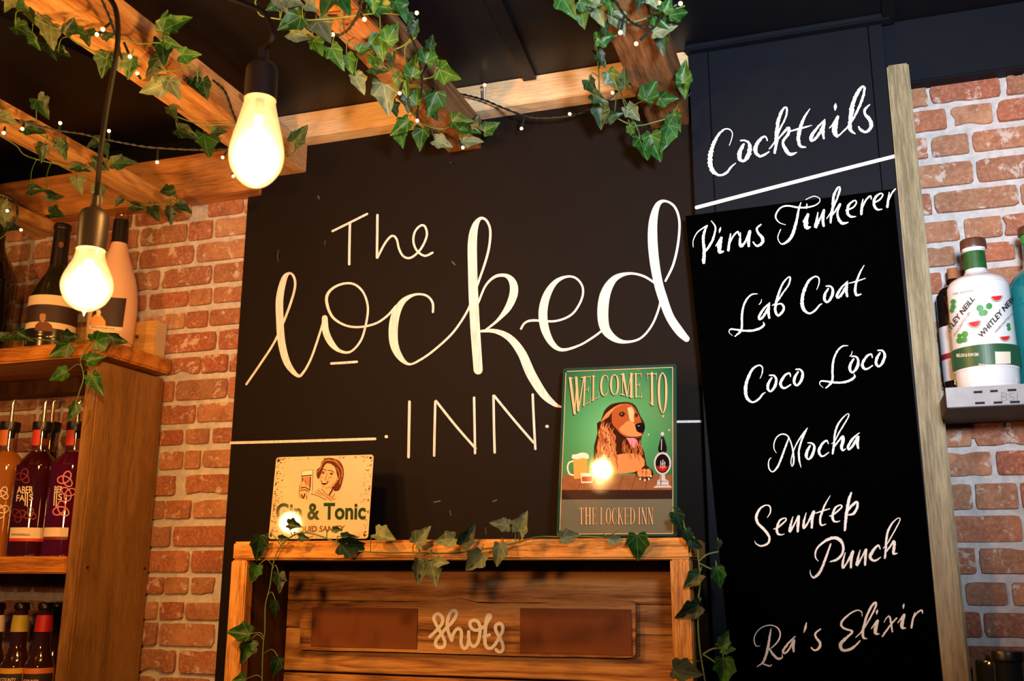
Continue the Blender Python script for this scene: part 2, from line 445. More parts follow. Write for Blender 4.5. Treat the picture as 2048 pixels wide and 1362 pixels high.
zA = zoomer(240, 370, 3.892); zB = zoomer(270, 700, 4.005); zC = zoomer(270, 1030, 4.105)
FL = (-1.66, 0)
row(zA, 118, 240, 830, [(690, 965), (978, 1040), (120, 560)], FL)
row(zA, 298, 440, 540, [(165, 530), (545, 725), (748, 1020), (40, 150)], FL)
row(zA, 468, 615, 560, [(160, 580), (605, 1020), (20, 148)], FL)
row(zA, 642, 790, 540, [(110, 310), (335, 720), (735, 1020)], FL)
row(zA, 815, 940, 600, [(40, 205), (235, 538), (550, 718), (735, 1020)], FL)
row(zA, 985, 1112, 605, [(70, 155), (195, 515), (525, 688), (705, 1020)], FL)
row(zA, 1148, 1300, 600, [(280, 755), (775, 1020)], FL)
row(zB, 52, 195, 500, [(255, 530), (545, 748), (762, 900)], FL)
row(zB, 235, 400, 540, [(235, 318), (335, 748), (758, 900)], FL)
row(zB, 430, 588, 500, [(215, 490), (503, 900)], FL)
row(zB, 632, 755, 500, [(205, 388), (412, 602), (630, 900)], FL)
row(zB, 805, 952, 500, [(205, 388), (405, 530), (545, 900)], FL)
row(zB, 998, 1160, 500, [(170, 330), (412, 900)], FL)
row(zB, 1202, 1350, 500, [(130, 236), (252, 455), (475, 900)], FL)
row(zC, 90, 258, 450, [(100, 298), (320, 900)], FL)
row(zC, 290, 472, 450, [(90, 450), (470, 900)], FL)
row(zC, 512, 648, 400, [(80, 242), (255, 440), (470, 660)], FL)
row(zC, 716, 860, 400, [(60, 190), (215, 402), (418, 900)], FL)
row(zC, 888, 1078, 400, [(40, 190), (205, 660)], FL)
row(zC, 1108, 1300, 400, [(20, 340), (370, 900)], FL)
row(zC, 1335, 1480, 400, [(20, 180), (200, 620)], FL)
zD = zoomer(1810, 120, 3.584); zE = zoomer(1840, 440, 3.096); zG = zoomer(1860, 880, 2.826)
FR = 0.66
row(zD, 150, 300, 430, [(20, 160), (175, 685), (718, 1000)], None, FR)
row(zD, 325, 475, 480, [(20, 296), (328, 627), (658, 1000)], None, FR)
row(zD, 520, 670, 480, [(20, 160), (188, 456), (480, 1000)], None, FR)
row(zD, 718, 888, 500, [(60, 490), (510, 1000)], None, FR)
row(zD, 925, 1080, 500, [(70, 190), (208, 815), (830, 1100)], None, FR)
row(zD, 1130, 1280, 560, [(90, 390), (425, 695), (700, 1000)], None, FR)
row(zE, 155, 275, 300, [(0, 215), (250, 590), (610, 800)], None, FR)
row(zE, 312, 445, 300, [(10, 135), (160, 390), (410, 800)], None, FR)
zt = PY(*zE(300, 445)).z; zbm = PY(*zG(300, -5)).z
nrow = 6; ch = (zt-zbm)/nrow
for k in range(nrow):
    za = zt-k*ch-0.006; zb_ = zt-(k+1)*ch; x = 0.16-(k % 2)*0.04
    rng = random.Random(90+k)
    while x < FR:
        L = rng.choice([0.05, 0.105, 0.09]); nb[0] += 1; brick(x, x+L, zb_, za, nb[0]); x += L+0.008
row(zG, -60, 38, 300, [(20, 235), (250, 700)], None, FR)
row(zG, 64, 206, 300, [(30, 350), (372, 700)], None, FR)
row(zG, 245, 392, 380, [(50, 238), (255, 497), (515, 700)], None, FR)
row(zG, 425, 580, 380, [(60, 525), (540, 700)], None, FR)
row(zG, 610, 758, 380, [(70, 265), (275, 640)], None, FR)
row(zG, 805, 935, 330, [(90, 170), (202, 436), (465, 700)], None, FR)
row(zG, 975, 1118, 400, [(100, 290), (302, 700)], None, FR)
row(zG, 1165, 1320, 380, [(100, 640)], None, FR)

# ceiling: seam battens between the black boards ---------------------
def ceil_strip(pa, pb, wpx, h=0.008, Z=None):
    Z = Z or CEIL
    a = PZ(*pa, Z); b = PZ(*pb, Z); d = (b-a).normalized(); n = Vector((-d.y, d.x, 0))
    wd = wpx/scale_at(b)/2; bm = bmesh.new(); vs = []
    for z in (Z-h, Z+0.001):
        for q, s in ((a, -1), (a, 1), (b, 1), (b, -1)): vs.append(bm.verts.new(Vector((q.x, q.y, z))+n*s*wd))
    for f in ((3, 2, 1, 0), (4, 5, 6, 7), (0, 1, 5, 4), (1, 2, 6, 5), (2, 3, 7, 6), (3, 0, 4, 7)): bm.faces.new([vs[i] for i in f])
    return bm
obj('seam_batten', ceil_strip((955, -80), (1062, 156), 26), M_CEIL, ceiling)
obj('seam_batten', ceil_strip((1772, -60), (1777, 40), 22), M_CEIL, ceiling)
obj('seam_batten', ceil_strip((-200, -60), (470, 250), 30), M_CEIL, ceiling)

bl_x = PY(540, 250, YB).x
# fascia above the right-hand bricks ---------------------------------
XR = PY(1773, 130, -0.03).x
fz = PY(1830, 163, -0.03).z
fa = struct('trim_1', box_bm(PY(1772, 135, -0.03).x, X1, -0.03, 0.0, fz, CEIL, 0.002), M_BLACKPANEL)
struct('trim_3', box_bm(X0, bl_x-0.07, -0.012, 0.0, LB_TOP+0.0005, CEIL, 0.001), M_CEIL)
# coving strip over the boxed panel
YP = -0.050                                    # face of the black boxed panel
struct('trim_2', box_bm(PY(1372, 105, YP).x, PY(1782, 40, YP).x, YP-0.012, YP+0.01, CEIL-0.010, CEIL, 0.002), M_BLACKPANEL)

# ================================================================== WALL BEAMS AND JOISTS
XC = PY(1377, 115, YP).x                      # left edge of the boxed panel
bl = PY(540, 250, YB).x
tag(obj('wall_beam', box_bm(bl-0.06, XC-0.001, YB, 0.0, BEAM_BOT, CEIL, 0.0015, cuts=8), pine_x),
    'pale sawn pine beam running along the wall above the chalkboard', 'beam')
tag(obj('wall_beam', box_bm(X0+0.02, PY(505, 350, YB).x, YB, 0.0, LB_BOT, LB_TOP, 0.0015, cuts=8), pine_warmlit_x),
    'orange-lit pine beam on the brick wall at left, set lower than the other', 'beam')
for sx, sy in ((629, 1218),):
    pass
def joist(right_top, w_px, h_px, near_y, top_z, mat, label, ydir_end=CB_Y, end_mat=None):
    """runs from the wall towards the viewer, hung under the beam; right_top = px of its upper right corner at the wall"""
    q = PY(*right_top, ydir_end); xr = q.x; s = scale_at(q)
    wdt = w_px; hgt = h_px
    bm = box_bm(xr-wdt, xr, near_y, ydir_end-0.0005, top_z-hgt, top_z, 0.0015, cuts=14)
    for v in bm.verts:
        v.co.x += 0.0012*noise.noise(Vector((v.co.y*5, xr, 0)))
    return tag(obj('ceiling_joist', bm, mat), label, 'beam', 'joists under the ceiling')
JH = 0.036
J1x = PY(614, 325, CB_Y).x; J2x = PY(964, 275, CB_Y).x; J3x = PY(1380, 225, CB_Y).x
J1T = BEAM_BOT-0.0005; J1B = PY(614, 345, CB_Y).z
joist((614, 325), J1x-PY(543, 353, CB_Y).x, J1T-J1B, -2.4, J1T, pine_y, 'broad pale pine joist whose end meets the wall beside the pear-shaped bulb')
J2B = PY(962, 297, CB_Y).z
joist((964, 275), 0.062, J1T-J2B, -2.4, J1T, rough_y, 'rough brown joist draped in ivy, ending right of the centre of the chalkboard')
J3B = PY(1379, 249, CB_Y).z
joist((1380, 225), 0.064, J1T-J3B, -2.4, J1T, rough_y, 'rough-sawn brown joist beside the black boxed panel, ivy and lights round its end')
J0T = LB_BOT-0.0005; J0B = PY(384, 436, -0.005).z
joist((384, 415), 0.058, J0T-J0B, -2.4, J0T, pine_y, 'orange-lit joist ending on the bricks above the frosted wine bottle', -0.005)
joist((118, 460), 0.058, J0T-J0B, -2.4, J0T, pine_y, 'orange-lit joist in the far left corner above the dark wine bottles', -0.005)

# ================================================================== CHALKBOARD
cbL = PY(497, 372, CB_Y).x
cb = tag(obj('chalkboard', box_bm(cbL, XC-0.0005, CB_Y, 0.0, 0.75, J1T, 0.001), M_CHALKBOARD),
         'dark brown-black chalkboard wall panel with large white hand lettering', 'chalkboard')

# boxed black panel (cupboard-like column) ---------------------------
XCr = PY(1770, 100, YP).x
colm = empty('boxed_panel', ((XC+XCr)/2, -0.02, 0.7), 'tall black painted boxed panel right of the chalkboard headed with a white word', 'panel')
st = PY(1426, 300, YP).x-PY(1387, 300, YP).x
st2 = PY(1765, 200, YP).x-PY(1741, 200, YP).x
obj('stile', box_bm(XC, XC+st, YP, -0.001, 0.7, CEIL-0.011, 0.0012), M_BLACKPANEL, colm)
obj('stile', box_bm(XCr-st2-0.004, PY(1773, 130, -0.055).x-0.001, YP, -0.001, 0.7, CEIL-0.011, 0.0012), M_BLACKPANEL, colm)
obj('infill_panel', box_bm(XC+st+0.0012, XCr-st2-0.0052, YP+0.0012, -0.001, 0.7, CEIL-0.011, 0.0008), M_BLACKPANEL, colm)

# batten ----------------------------------------------------------
bx0 = PY(1773, 130, -0.055).x; bx1 = PY(1817, 124, -0.055).x
bx0b = PY(1885, 1362, -0.055).x; bx1b = PY(1943, 1362, -0.055).x
bm = box_bm(bx0, bx1, -0.055, -0.031, 0.7, PY(1795, 127, -0.055).z, 0.0025, cuts=6)
zt_ = PY(1795, 127, -0.055).z; zb_ = PY(1885, 1362, -0.055).z
for v in bm.verts:
    k = (zt_-v.co.z)/(zt_-zb_); a = bx0+(bx0b-bx0)*k; b = bx1+(bx1b-bx1)*k
    v.co.x = a+(b-a)*((v.co.x-bx0)/(bx1-bx0))
tag(obj('timber_batten', bm, batten_z), 'upright pale treated-pine batten between the black menu panel and the bricks', 'batten')

# menu board -------------------------------------------------------
def quad_plate(name, corners, mat, thick, parent=None, plane=None, bev=0.0, rnd=0.0, n=5):
    """corners: 4 world points tl,tr,br,bl; extruded backwards"""
    tl, tr, br, bl_ = corners; nrm = (tr-tl).cross(bl_-tl).normalized()
    if nrm.dot(CAM-tl) < 0: nrm = -nrm
    pts = []
    if rnd:
        C = [tl, tr, br, bl_]
        for i in range(4):
            c = C[i]; a = (C[i-1]-c).normalized(); b = (C[(i+1) % 4]-c).normalized()
            o = c+a*rnd+b*rnd
            for k in range(n+1):
                th = math.pi/2*k/n
                pts.append(o-b*rnd*math.cos(th)-a*rnd*math.sin(th))
    else: pts = [tl, tr, br, bl_]
    bm = bmesh.new(); f = [bm.verts.new(q) for q in pts]; g = [bm.verts.new(q-nrm*thick) for q in pts]
    bm.faces.new(f); bm.faces.new(g[::-1]); m = len(f)
    for i in range(m): bm.faces.new((f[i], g[i], g[(i+1) % m], f[(i+1) % m]))
    bmesh.ops.recalc_face_normals(bm, faces=bm.faces)
    return obj(name, bm, mat, parent), nrm
YM = YP-0.003
mb, _ = quad_plate('menu_board', [PY(1371, 432, YM), PY(1787, 378, YM), PY(1872, 1362, YM)+Vector((0.009, 0, -0.1)), PY(1460, 1362, YM)+Vector((0.009, 0, -0.1))], M_MENU, 0.0028)
tag(mb, 'jet black menu board hung slightly askew with white cocktail names', 'sign')

# ================================================================== LETTERING
def ribbon(bm, pts, to3, jit=0.0, n=7, wk=1.0, seed=0):
    """pts: (x,y,w) in zoom coordinates; to3 maps zoom coordinates to the surface"""
    q = crom(pts, n+6 if jit else n); fq = .20 if jit else .11
    L = []; R_ = []
    for i, (x, y, ww) in enumerate(q):
        a = q[max(i-1, 0)]; b = q[min(i+1, len(q)-1)]
        dx, dy = b[0]-a[0], b[1]-a[1]; l = math.hypot(dx, dy) or 1
        nx, ny = -dy/l, dx/l; h = max(ww, 1)*wk/2
        j1 = 1+jit*noise.noise(Vector((x*fq+seed, y*fq, 1)))*2.2; j2 = 1+jit*noise.noise(Vector((x*fq+seed, y*fq, 9)))*2.2
        L.append(bm.verts.new(to3(x+nx*h*j1, y+ny*h*j1))); R_.append(bm.verts.new(to3(x-nx*h*j2, y-ny*h*j2)))
    for i in range(len(L)-1):
        try: bm.faces.new((L[i], L[i+1], R_[i+1], R_[i]))
        except ValueError: pass
    for end in (0, -1):                                         # rounded ends
        x, y, ww = q[end]; h = max(ww, 1)*wk/2
        o_ = q[1] if end == 0 else q[-2]; a0 = math.atan2(y-o_[1], x-o_[0])
        vs = [bm.verts.new(to3(x+h*math.cos(a0-math.pi/2+k*math.pi/6), y+h*math.sin(a0-math.pi/2+k*math.pi/6))) for k in range(1, 6)]
        e_ = [L[end], R_[end]]
        if end == 0: e_ = e_[::-1]
        d0 = (vs[0].co-e_[0].co).length; d1 = (vs[0].co-e_[1].co).length
        if d1 < d0: e_ = e_[::-1]
        try: bm.faces.new([e_[0]]+vs+[e_[1]])
        except ValueError: pass
    for i in range(len(L)):                                     # paint builds up along the stroke
        for v in (L[i], R_[i]): v.co += (CAM-v.co).normalized()*(i*1.5e-6)
def W(pts, wd): return [(a[0], a[1], a[2] if len(a) > 2 else wd) for a in pts]
def sh(pts, dx, dy): return [(a[0]+dx, a[1]+dy, a[2]) for a in pts]
def facing(bm):
    for f in bm.faces:
        f.normal_update()
        if f.normal.dot(CAM-f.calc_center_median()) < 0: f.normal_flip()
def lettering(name, strokes, zm, Y, mat, parent, jit=0.0, wk=1.0, label=None):
    bm = bmesh.new()
    for i, s in enumerate(strokes): ribbon(bm, s, lambda x, y: PY(*zm(x, y), Y-0.00003*i), jit, wk=wk, seed=i*3.3)
    facing(bm)
    o = obj(name, bm, mat, parent)
    if label: o['label'] = label
    return o
z7 = zoomer(440, 380, 2.0898)
YT = CB_Y-0.0006
lettering('lettering', [W([(470, 172), (545, 135), (615, 100)], 9), W([(543, 140), (541, 230), (540, 310)], 10),
    W([(658, 105), (657, 200), (656, 282)], 10),
    W([(658, 283), (690, 222), (718, 192), (738, 205), (748, 245), (768, 278), (800, 282), (840, 245), (864, 192), (858, 155), (840, 148), (816, 172), (808, 212), (822, 252), (855, 275), (888, 262)], 9)],
    z7, YT, M_PAINT, cb, label='thin white word The')
lettering('lettering', [
    [(110, 812, 9), (170, 725, 9), (225, 640, 9), (262, 560, 10), (298, 465, 10), (314, 400, 10), (308, 362, 10), (290, 348, 10), (268, 372, 24), (250, 450, 31), (250, 540, 31), (258, 640, 31), (282, 725, 28), (325, 776, 14), (350, 760, 10), (378, 710, 9), (402, 645, 9), (426, 570, 9), (438, 535, 14)],
    [(438, 535, 24), (442, 590, 28), (465, 640, 26), (500, 672, 14), (545, 676, 9), (588, 630, 9), (610, 560, 9), (618, 490, 9), (600, 430, 9), (565, 396, 9), (525, 390, 9), (480, 405, 10), (450, 435, 12), (447, 475, 12), (470, 530, 11), (520, 564, 9), (580, 573, 9), (650, 558, 9), (700, 525, 9), (735, 485, 9)],
    W([(465, 725), (518, 722), (572, 718)], 10),
    [(890, 510, 9), (888, 470, 10), (862, 441, 9), (815, 437, 10), (768, 462, 22), (738, 510, 34), (725, 570, 38), (727, 640, 36), (750, 695, 26), (790, 728, 10), (840, 708, 9), (900, 665, 9), (970, 600, 9), (1020, 530, 9), (1050, 470, 9), (1075, 400, 9), (1118, 270, 10), (1130, 180, 10), (1117, 132, 10), (1090, 118, 12), (1066, 152, 28), (1055, 220, 38), (1056, 340, 39), (1061, 480, 40), (1068, 600, 40), (1079, 752, 38)],
    [(1080, 470, 9), (1110, 400, 9), (1150, 362, 12), (1195, 358, 16), (1223, 385, 30), (1228, 430, 35), (1205, 490, 28), (1160, 545, 12), (1110, 585, 8)],
    [(1090, 590, 10), (1150, 590, 18), (1210, 618, 28), (1260, 680, 36), (1300, 770, 40), (1350, 850, 34), (1395, 893, 20), (1424, 906, 8)],
    [(1258, 580, 9), (1275, 555, 9), (1310, 545, 10), (1400, 548, 9), (1470, 520, 9), (1510, 460, 9), (1516, 408, 9), (1490, 370, 9), (1450, 362, 10), (1402, 385, 20), (1366, 440, 32), (1350, 510, 37), (1358, 580, 35), (1387, 640, 25), (1430, 668, 14), (1500, 650, 9), (1560, 615, 9), (1600, 585, 9)],
    [(1822, 392, 9), (1770, 360, 10), (1710, 349, 11), (1650, 370, 26), (1612, 430, 42), (1600, 510, 46), (1610, 580, 40), (1650, 622, 26), (1700, 635, 12), (1760, 618, 9), (1808, 560, 9), (1838, 480, 9), (1840, 430, 9)],
    [(1862, 380, 9), (1895, 310, 10), (1915, 220, 10), (1920, 130, 10), (1900, 70, 10), (1860, 46, 10), (1830, 62, 22), (1812, 120, 34), (1808, 200, 40), (1815, 290, 40), (1830, 380, 38), (1850, 450, 38), (1880, 530, 36), (1920, 590, 36), (1950, 622, 26)]],
    z7, YT-0.0001, M_PAINT, cb, label='large brush-style white word Locked')
lettering('lettering', [W([(792, 885), (790, 1000), (788, 1116)], 11), W([(900, 885), (897, 1000), (895, 1110)], 10), W([(903, 882), (985, 985), (1068, 1080)], 10), W([(1062, 868), (1064, 980), (1066, 1100)], 10),
    W([(1143, 860), (1145, 980), (1148, 1097)], 10), W([(1146, 860), (1228, 960), (1310, 1055)], 10), W([(1307, 855), (1312, 970), (1318, 1082)], 10),
    W([(694, 1031), (696, 1031)], 13), W([(1366, 988), (1368, 988)], 13)], z7, YT-0.0001, M_PAINT, cb, label='thin white capitals INN between two dots')
lettering('painted_line', [W([(45, 1057), (350, 1049), (648, 1040)], 11)], z7, YT, M_PAINT, cb)
lettering('painted_line', [W([(1880, 969), (2010, 967)], 10)], z7, YT, M_PAINT, cb)
for rub in [W([(245, 250), (240, 275), (244, 300)], 2), W([(440, 212), (437, 228)], 2), W([(410, 25), (414, 36)], 5), W([(1110, 1410), (1112, 1440)], 2), W([(895, 1305), (920, 1300)], 5), W([(1140, 1302), (1156, 1296)], 5), W([(960, 1340), (966, 1360)], 3), W([(970, 300), (982, 312)], 5)]:
    lettering('chalk_rub', [rub], z7, YT, M_FAINT, cb)

YMT = YM-0.0005
zc = zoomer(1400, 160, 5.12)
lettering('lettering', [
    [(300, 670, 6), (325, 600, 9), (330, 540, 10), (300, 505, 12), (250, 505, 14), (190, 560, 26), (140, 650, 34), (108, 760, 44), (105, 860, 46), (130, 930, 40), (200, 975, 20), (270, 950, 24), (320, 890, 18), (365, 852, 8)],
    [(415, 620, 14), (460, 620, 18), (500, 645, 26), (510, 700, 40), (490, 780, 42), (445, 830, 24), (405, 805, 40), (405, 750, 42), (430, 690, 34), (450, 655, 16)],
    [(690, 620, 12), (670, 580, 16), (630, 595, 24), (580, 660, 36), (568, 730, 38), (610, 780, 24), (660, 765, 22), (705, 735, 14)],
    [(710, 705, 12), (760, 640, 16), (820, 500, 18), (875, 390, 18), (890, 300, 20), (868, 280, 16), (830, 335, 28), (800, 430, 34), (785, 550, 36), (780, 650, 32), (765, 745, 24)],
    [(790, 620, 16), (850, 545, 20), (905, 492, 28), (905, 550, 28), (850, 630, 24), (870, 700, 36), (920, 760, 34), (990, 742, 10)],
    [(1125, 295, 8), (1070, 380, 24), (1030, 480, 34), (1010, 580, 36), (1022, 670, 30), (1082, 688, 12)], [(930, 522, 14), (1050, 490, 20), (1145, 464, 6)],
    [(1278, 405, 12), (1200, 490, 24), (1140, 580, 34), (1145, 622, 24), (1200, 580, 26), (1258, 480, 30), (1275, 420, 22), (1258, 520, 34), (1268, 600, 16)],
    [(1325, 492, 10), (1365, 450, 18), (1412, 372, 20), (1390, 440, 46), (1378, 520, 54), (1400, 572, 30), (1440, 555, 12)], [(1390, 240, 6), (1386, 272, 30), (1384, 312, 6)],
    [(1430, 560, 12), (1520, 470, 18), (1600, 340, 24), (1660, 200, 26), (1685, 90, 26), (1663, 68, 20), (1620, 120, 36), (1580, 200, 36), (1552, 310, 44), (1537, 430, 38), (1540, 510, 34), (1588, 550, 12)],
    [(1738, 252, 12), (1690, 300, 24), (1690, 350, 26), (1740, 410, 38), (1752, 480, 36), (1700, 532, 24), (1645, 510, 26), (1625, 478, 14)]],
    zc, YP-0.0006, M_CHALK, colm, 0.28, label='white chalk-style word Cocktails')
zw = zoomer(0, 0, 1)
lettering('painted_line', [W([(1393, 415), (1500, 387), (1600, 361), (1700, 335), (1789, 312.5)], 7.2)], zw, YP-0.0004, M_PAINT, colm)
Lb = [[(495, 455, 8), (430, 462, 16), (370, 520, 20), (330, 610, 22), (315, 720, 26), (315, 830, 24), (300, 890, 26), (235, 952, 12)],
      [(205, 945, 4), (165, 905, 8), (180, 870, 16), (240, 872, 18), (330, 885, 22), (430, 885, 24), (520, 860, 26), (572, 820, 24), (565, 785, 6)], [(545, 520, 5), (537, 555, 9), (515, 580, 7)]]
Cb = [(1190, 405, 6), (1215, 340, 12), (1215, 272, 14), (1170, 252, 16), (1100, 300, 26), (1045, 410, 34), (1020, 530, 38), (1035, 630, 36), (1100, 683, 20), (1170, 650, 22), (1220, 590, 18), (1252, 570, 8)]
ob = [(462, 472, 14), (515, 476, 20), (542, 525, 28), (523, 605, 32), (475, 660, 20), (442, 625, 30), (452, 560, 30), (488, 502, 18)]
ab = [(640, 560, 12), (570, 630, 22), (518, 715, 28), (522, 752, 22), (565, 720, 26), (620, 625, 26), (635, 580, 20), (625, 670, 30), (635, 735, 24)]
tb = [[(1745, 120, 7), (1700, 200, 18), (1660, 300, 22), (1640, 400, 28), (1655, 468, 26), (1710, 458, 12)], [(1570, 330, 8), (1650, 310, 16), (1760, 272, 8)]]
cbk = [(708, 485, 12), (695, 447, 18), (640, 475, 26), (592, 560, 32), (610, 612, 28), (650, 618, 20), (710, 580, 14)]
J = 0.22
def menu(strokes, zm, label): lettering('lettering', strokes, zm, YMT, M_CHALK, mb, J, label=label)
menu([[(75, 610, 5), (75, 550, 7), (110, 480, 10), (165, 437, 12), (200, 415, 12)], [(205, 415, 8), (180, 460, 20), (165, 540, 24), (175, 640, 28), (170, 750, 28)], [(240, 372, 7), (275, 425, 14), (272, 480, 16), (245, 560, 20), (195, 640, 18)],
      [(280, 600, 8), (332, 520, 16), (315, 590, 36), (316, 652, 34), (350, 650, 12)], [(325, 430, 5), (318, 455, 18), (312, 480, 5)],
      [(415, 490, 10), (405, 560, 20), (395, 640, 22)], [(400, 590, 12), (440, 510, 14), (480, 472, 16), (490, 502, 10)],
      [(505, 480, 8), (500, 560, 22), (510, 602, 26), (550, 560, 18), (590, 465, 22), (580, 530, 28), (580, 600, 22)],
      [(692, 405, 12), (655, 440, 18), (665, 480, 20), (705, 530, 28), (700, 575, 26), (655, 600, 18), (620, 565, 12)],
      [(915, 407, 4), (860, 388, 8), (825, 340, 14), (840, 288, 14), (880, 247, 14), (940, 235, 14), (1020, 248, 16), (1100, 250, 14), (1180, 232, 12), (1225, 198, 8), (1220, 165, 7), (1170, 148, 8), (1100, 178, 7)],
      [(1055, 205, 8), (1035, 270, 16), (1020, 350, 22), (995, 450, 26), (960, 530, 26), (900, 580, 16), (865, 572, 8), (845, 520, 8), (870, 450, 8)],
      [(1075, 380, 10), (1120, 310, 18), (1102, 370, 36), (1105, 430, 36), (1140, 428, 12)], [(1110, 215, 5), (1108, 240, 13), (1106, 262, 4)],
      [(1210, 295, 8), (1200, 360, 20), (1190, 422, 30), (1230, 350, 16), (1265, 272, 16), (1255, 350, 24), (1262, 416, 22)],
      [(1290, 350, 8), (1330, 290, 12), (1380, 180, 16), (1410, 85, 18), (1393, 68, 14), (1355, 140, 24), (1345, 250, 24), (1330, 330, 22), (1325, 388, 16)], [(1340, 320, 12), (1395, 245, 18), (1412, 222, 20), (1390, 285, 16), (1392, 340, 22), (1430, 393, 26), (1485, 385, 8)],
      [(1465, 275, 10), (1530, 250, 14), (1560, 205, 12), (1540, 187, 12), (1490, 230, 22), (1480, 300, 24), (1510, 333, 20), (1555, 332, 7)],
      [(1620, 175, 8), (1610, 240, 20), (1605, 310, 20)], [(1610, 260, 12), (1650, 178, 14), (1688, 147, 14), (1695, 175, 8)],
      [(1715, 210, 8), (1770, 180, 14), (1800, 138, 12), (1780, 122, 12), (1732, 160, 22), (1720, 225, 24), (1750, 268, 18), (1795, 265, 7)],
      [(1860, 112, 8), (1850, 180, 18), (1842, 245, 20)], [(1850, 190, 12), (1888, 112, 14), (1915, 82, 12)]], zoomer(1370, 360, 4.551), 'white words Virus Tinkerer, breaking over the top edge')
menu(Lb+[ab, [(670, 590, 10), (720, 555, 16), (790, 450, 18), (860, 350, 18), (880, 270, 18), (855, 262, 14), (790, 340, 20), (745, 450, 24), (715, 560, 26), (705, 650, 28), (740, 708, 26), (798, 650, 26), (800, 595, 24), (765, 570, 18), (725, 580, 14)],
     Cb, sh(ob, 838, -108), sh(ab, 912, -252)]+tb, zoomer(1430, 510, 5.851), 'white words Lab Coat')
menu([sh(Cb, -838, 103), ob, cbk, sh(ob, 309, -70)]+[sh(s, 885, -330) for s in Lb]+[sh(ob, 960, -222), sh(cbk, 957, -222), sh(ob, 1268, -292)], zoomer(1460, 670, 5.851), 'white words Coco Loco')
menu([[(415, 755, 7), (380, 690, 14), (380, 600, 16), (420, 510, 18), (490, 462, 20), (560, 465, 20), (610, 510, 18), (650, 610, 20), (675, 720, 22), (690, 830, 26), (685, 920, 24), (660, 966, 10), (645, 900, 14), (665, 790, 16), (710, 660, 18), (770, 550, 20), (840, 450, 26), (905, 362, 12)],
      [(905, 362, 12), (850, 470, 28), (800, 600, 28), (770, 730, 30), (775, 860, 28), (805, 985, 6)], [(610, 492, 8), (590, 580, 22), (540, 710, 28), (490, 850, 30), (430, 980, 30), (360, 1052, 18), (305, 1010, 20), (290, 930, 18), (305, 860, 16), (335, 832, 7)],
      [(910, 597, 14), (970, 602, 26), (1012, 645, 34), (1003, 730, 44), (960, 820, 40), (920, 856, 20), (887, 810, 44), (900, 730, 44), (945, 645, 28)],
      [(1235, 610, 14), (1205, 562, 26), (1140, 610, 36), (1088, 710, 44), (1102, 780, 36), (1150, 806, 24), (1240, 748, 16)],
      [(1285, 610, 8), (1340, 560, 14), (1400, 440, 20), (1480, 310, 20), (1550, 185, 18), (1552, 138, 12), (1510, 155, 14), (1430, 240, 22), (1370, 340, 30), (1335, 470, 30), (1325, 600, 30), (1312, 700, 34), (1302, 765, 30)], [(1340, 640, 28), (1400, 560, 26), (1458, 502, 40), (1465, 560, 50), (1442, 660, 44), (1462, 713, 30), (1505, 690, 12)],
      [(1722, 438, 12), (1620, 530, 34), (1548, 650, 38), (1560, 698, 30), (1620, 640, 34), (1700, 505, 38), (1692, 600, 44), (1705, 680, 28)]], zoomer(1500, 810, 7.877), 'white word Mocha')
es = [(395, 515, 10), (440, 500, 16), (500, 450, 18), (540, 407, 16), (520, 387, 14), (462, 420, 22), (432, 510, 30), (442, 568, 26), (480, 583, 16), (518, 572, 8)]
ns = [(620, 370, 8), (600, 440, 22), (582, 542, 34), (630, 470, 18), (688, 362, 22), (680, 450, 32), (676, 543, 26)]
us = [(775, 325, 8), (747, 430, 26), (747, 500, 28), (790, 450, 20), (862, 312, 28), (845, 400, 28), (840, 498, 26)]
menu([[(320, 380, 8), (355, 320, 14), (350, 252, 16), (300, 237, 14), (232, 280, 22), (192, 370, 30), (212, 450, 30), (290, 530, 30), (342, 610, 26), (328, 680, 24), (250, 713, 20), (190, 688, 14), (172, 655, 6)],
      es, ns, us, [(1055, 125, 7), (1000, 220, 18), (960, 320, 24), (937, 400, 24), (950, 468, 20), (1005, 458, 10)], [(870, 335, 8), (960, 305, 16), (1050, 278, 10)], sh(es, 652, -152),
      [(1302, 92, 20), (1275, 170, 32), (1257, 270, 34), (1240, 390, 34), (1226, 530, 22)], [(1250, 310, 24), (1310, 240, 30), (1368, 198, 26), (1372, 260, 28), (1330, 333, 28), (1272, 350, 14)],
      [(915, 890, 8), (882, 840, 16), (892, 760, 20), (950, 690, 24), (1030, 638, 32), (1110, 618, 36), (1178, 652, 36), (1208, 720, 28), (1198, 800, 26), (1140, 868, 28), (1055, 898, 12)],
      [(1062, 690, 16), (1030, 780, 22), (990, 890, 26), (950, 990, 30), (900, 1060, 30), (855, 1083, 20), (825, 1040, 12), (820, 995, 4)],
      sh(us, 458, 466), sh(ns, 787, 390), [(1640, 750, 12), (1620, 707, 22), (1570, 750, 30), (1522, 840, 34), (1560, 883, 26), (1600, 878, 20), (1645, 845, 10)],
      [(1675, 740, 8), (1720, 690, 14), (1790, 570, 14), (1860, 440, 12), (1873, 392, 10), (1840, 392, 10), (1780, 450, 18), (1732, 540, 24), (1712, 640, 26), (1705, 760, 26), (1695, 853, 24)], [(1720, 770, 18), (1770, 700, 22), (1802, 662, 30), (1805, 720, 34), (1797, 800, 30), (1840, 798, 10)]],
     zoomer(1480, 970, 5.851), 'white words Senutep Punch on two lines')
ir = [[(1345, 395, 10), (1410, 310, 20), (1392, 380, 34), (1388, 442, 30), (1425, 450, 10)], [(1408, 200, 5), (1402, 225, 20), (1400, 252, 5)]]
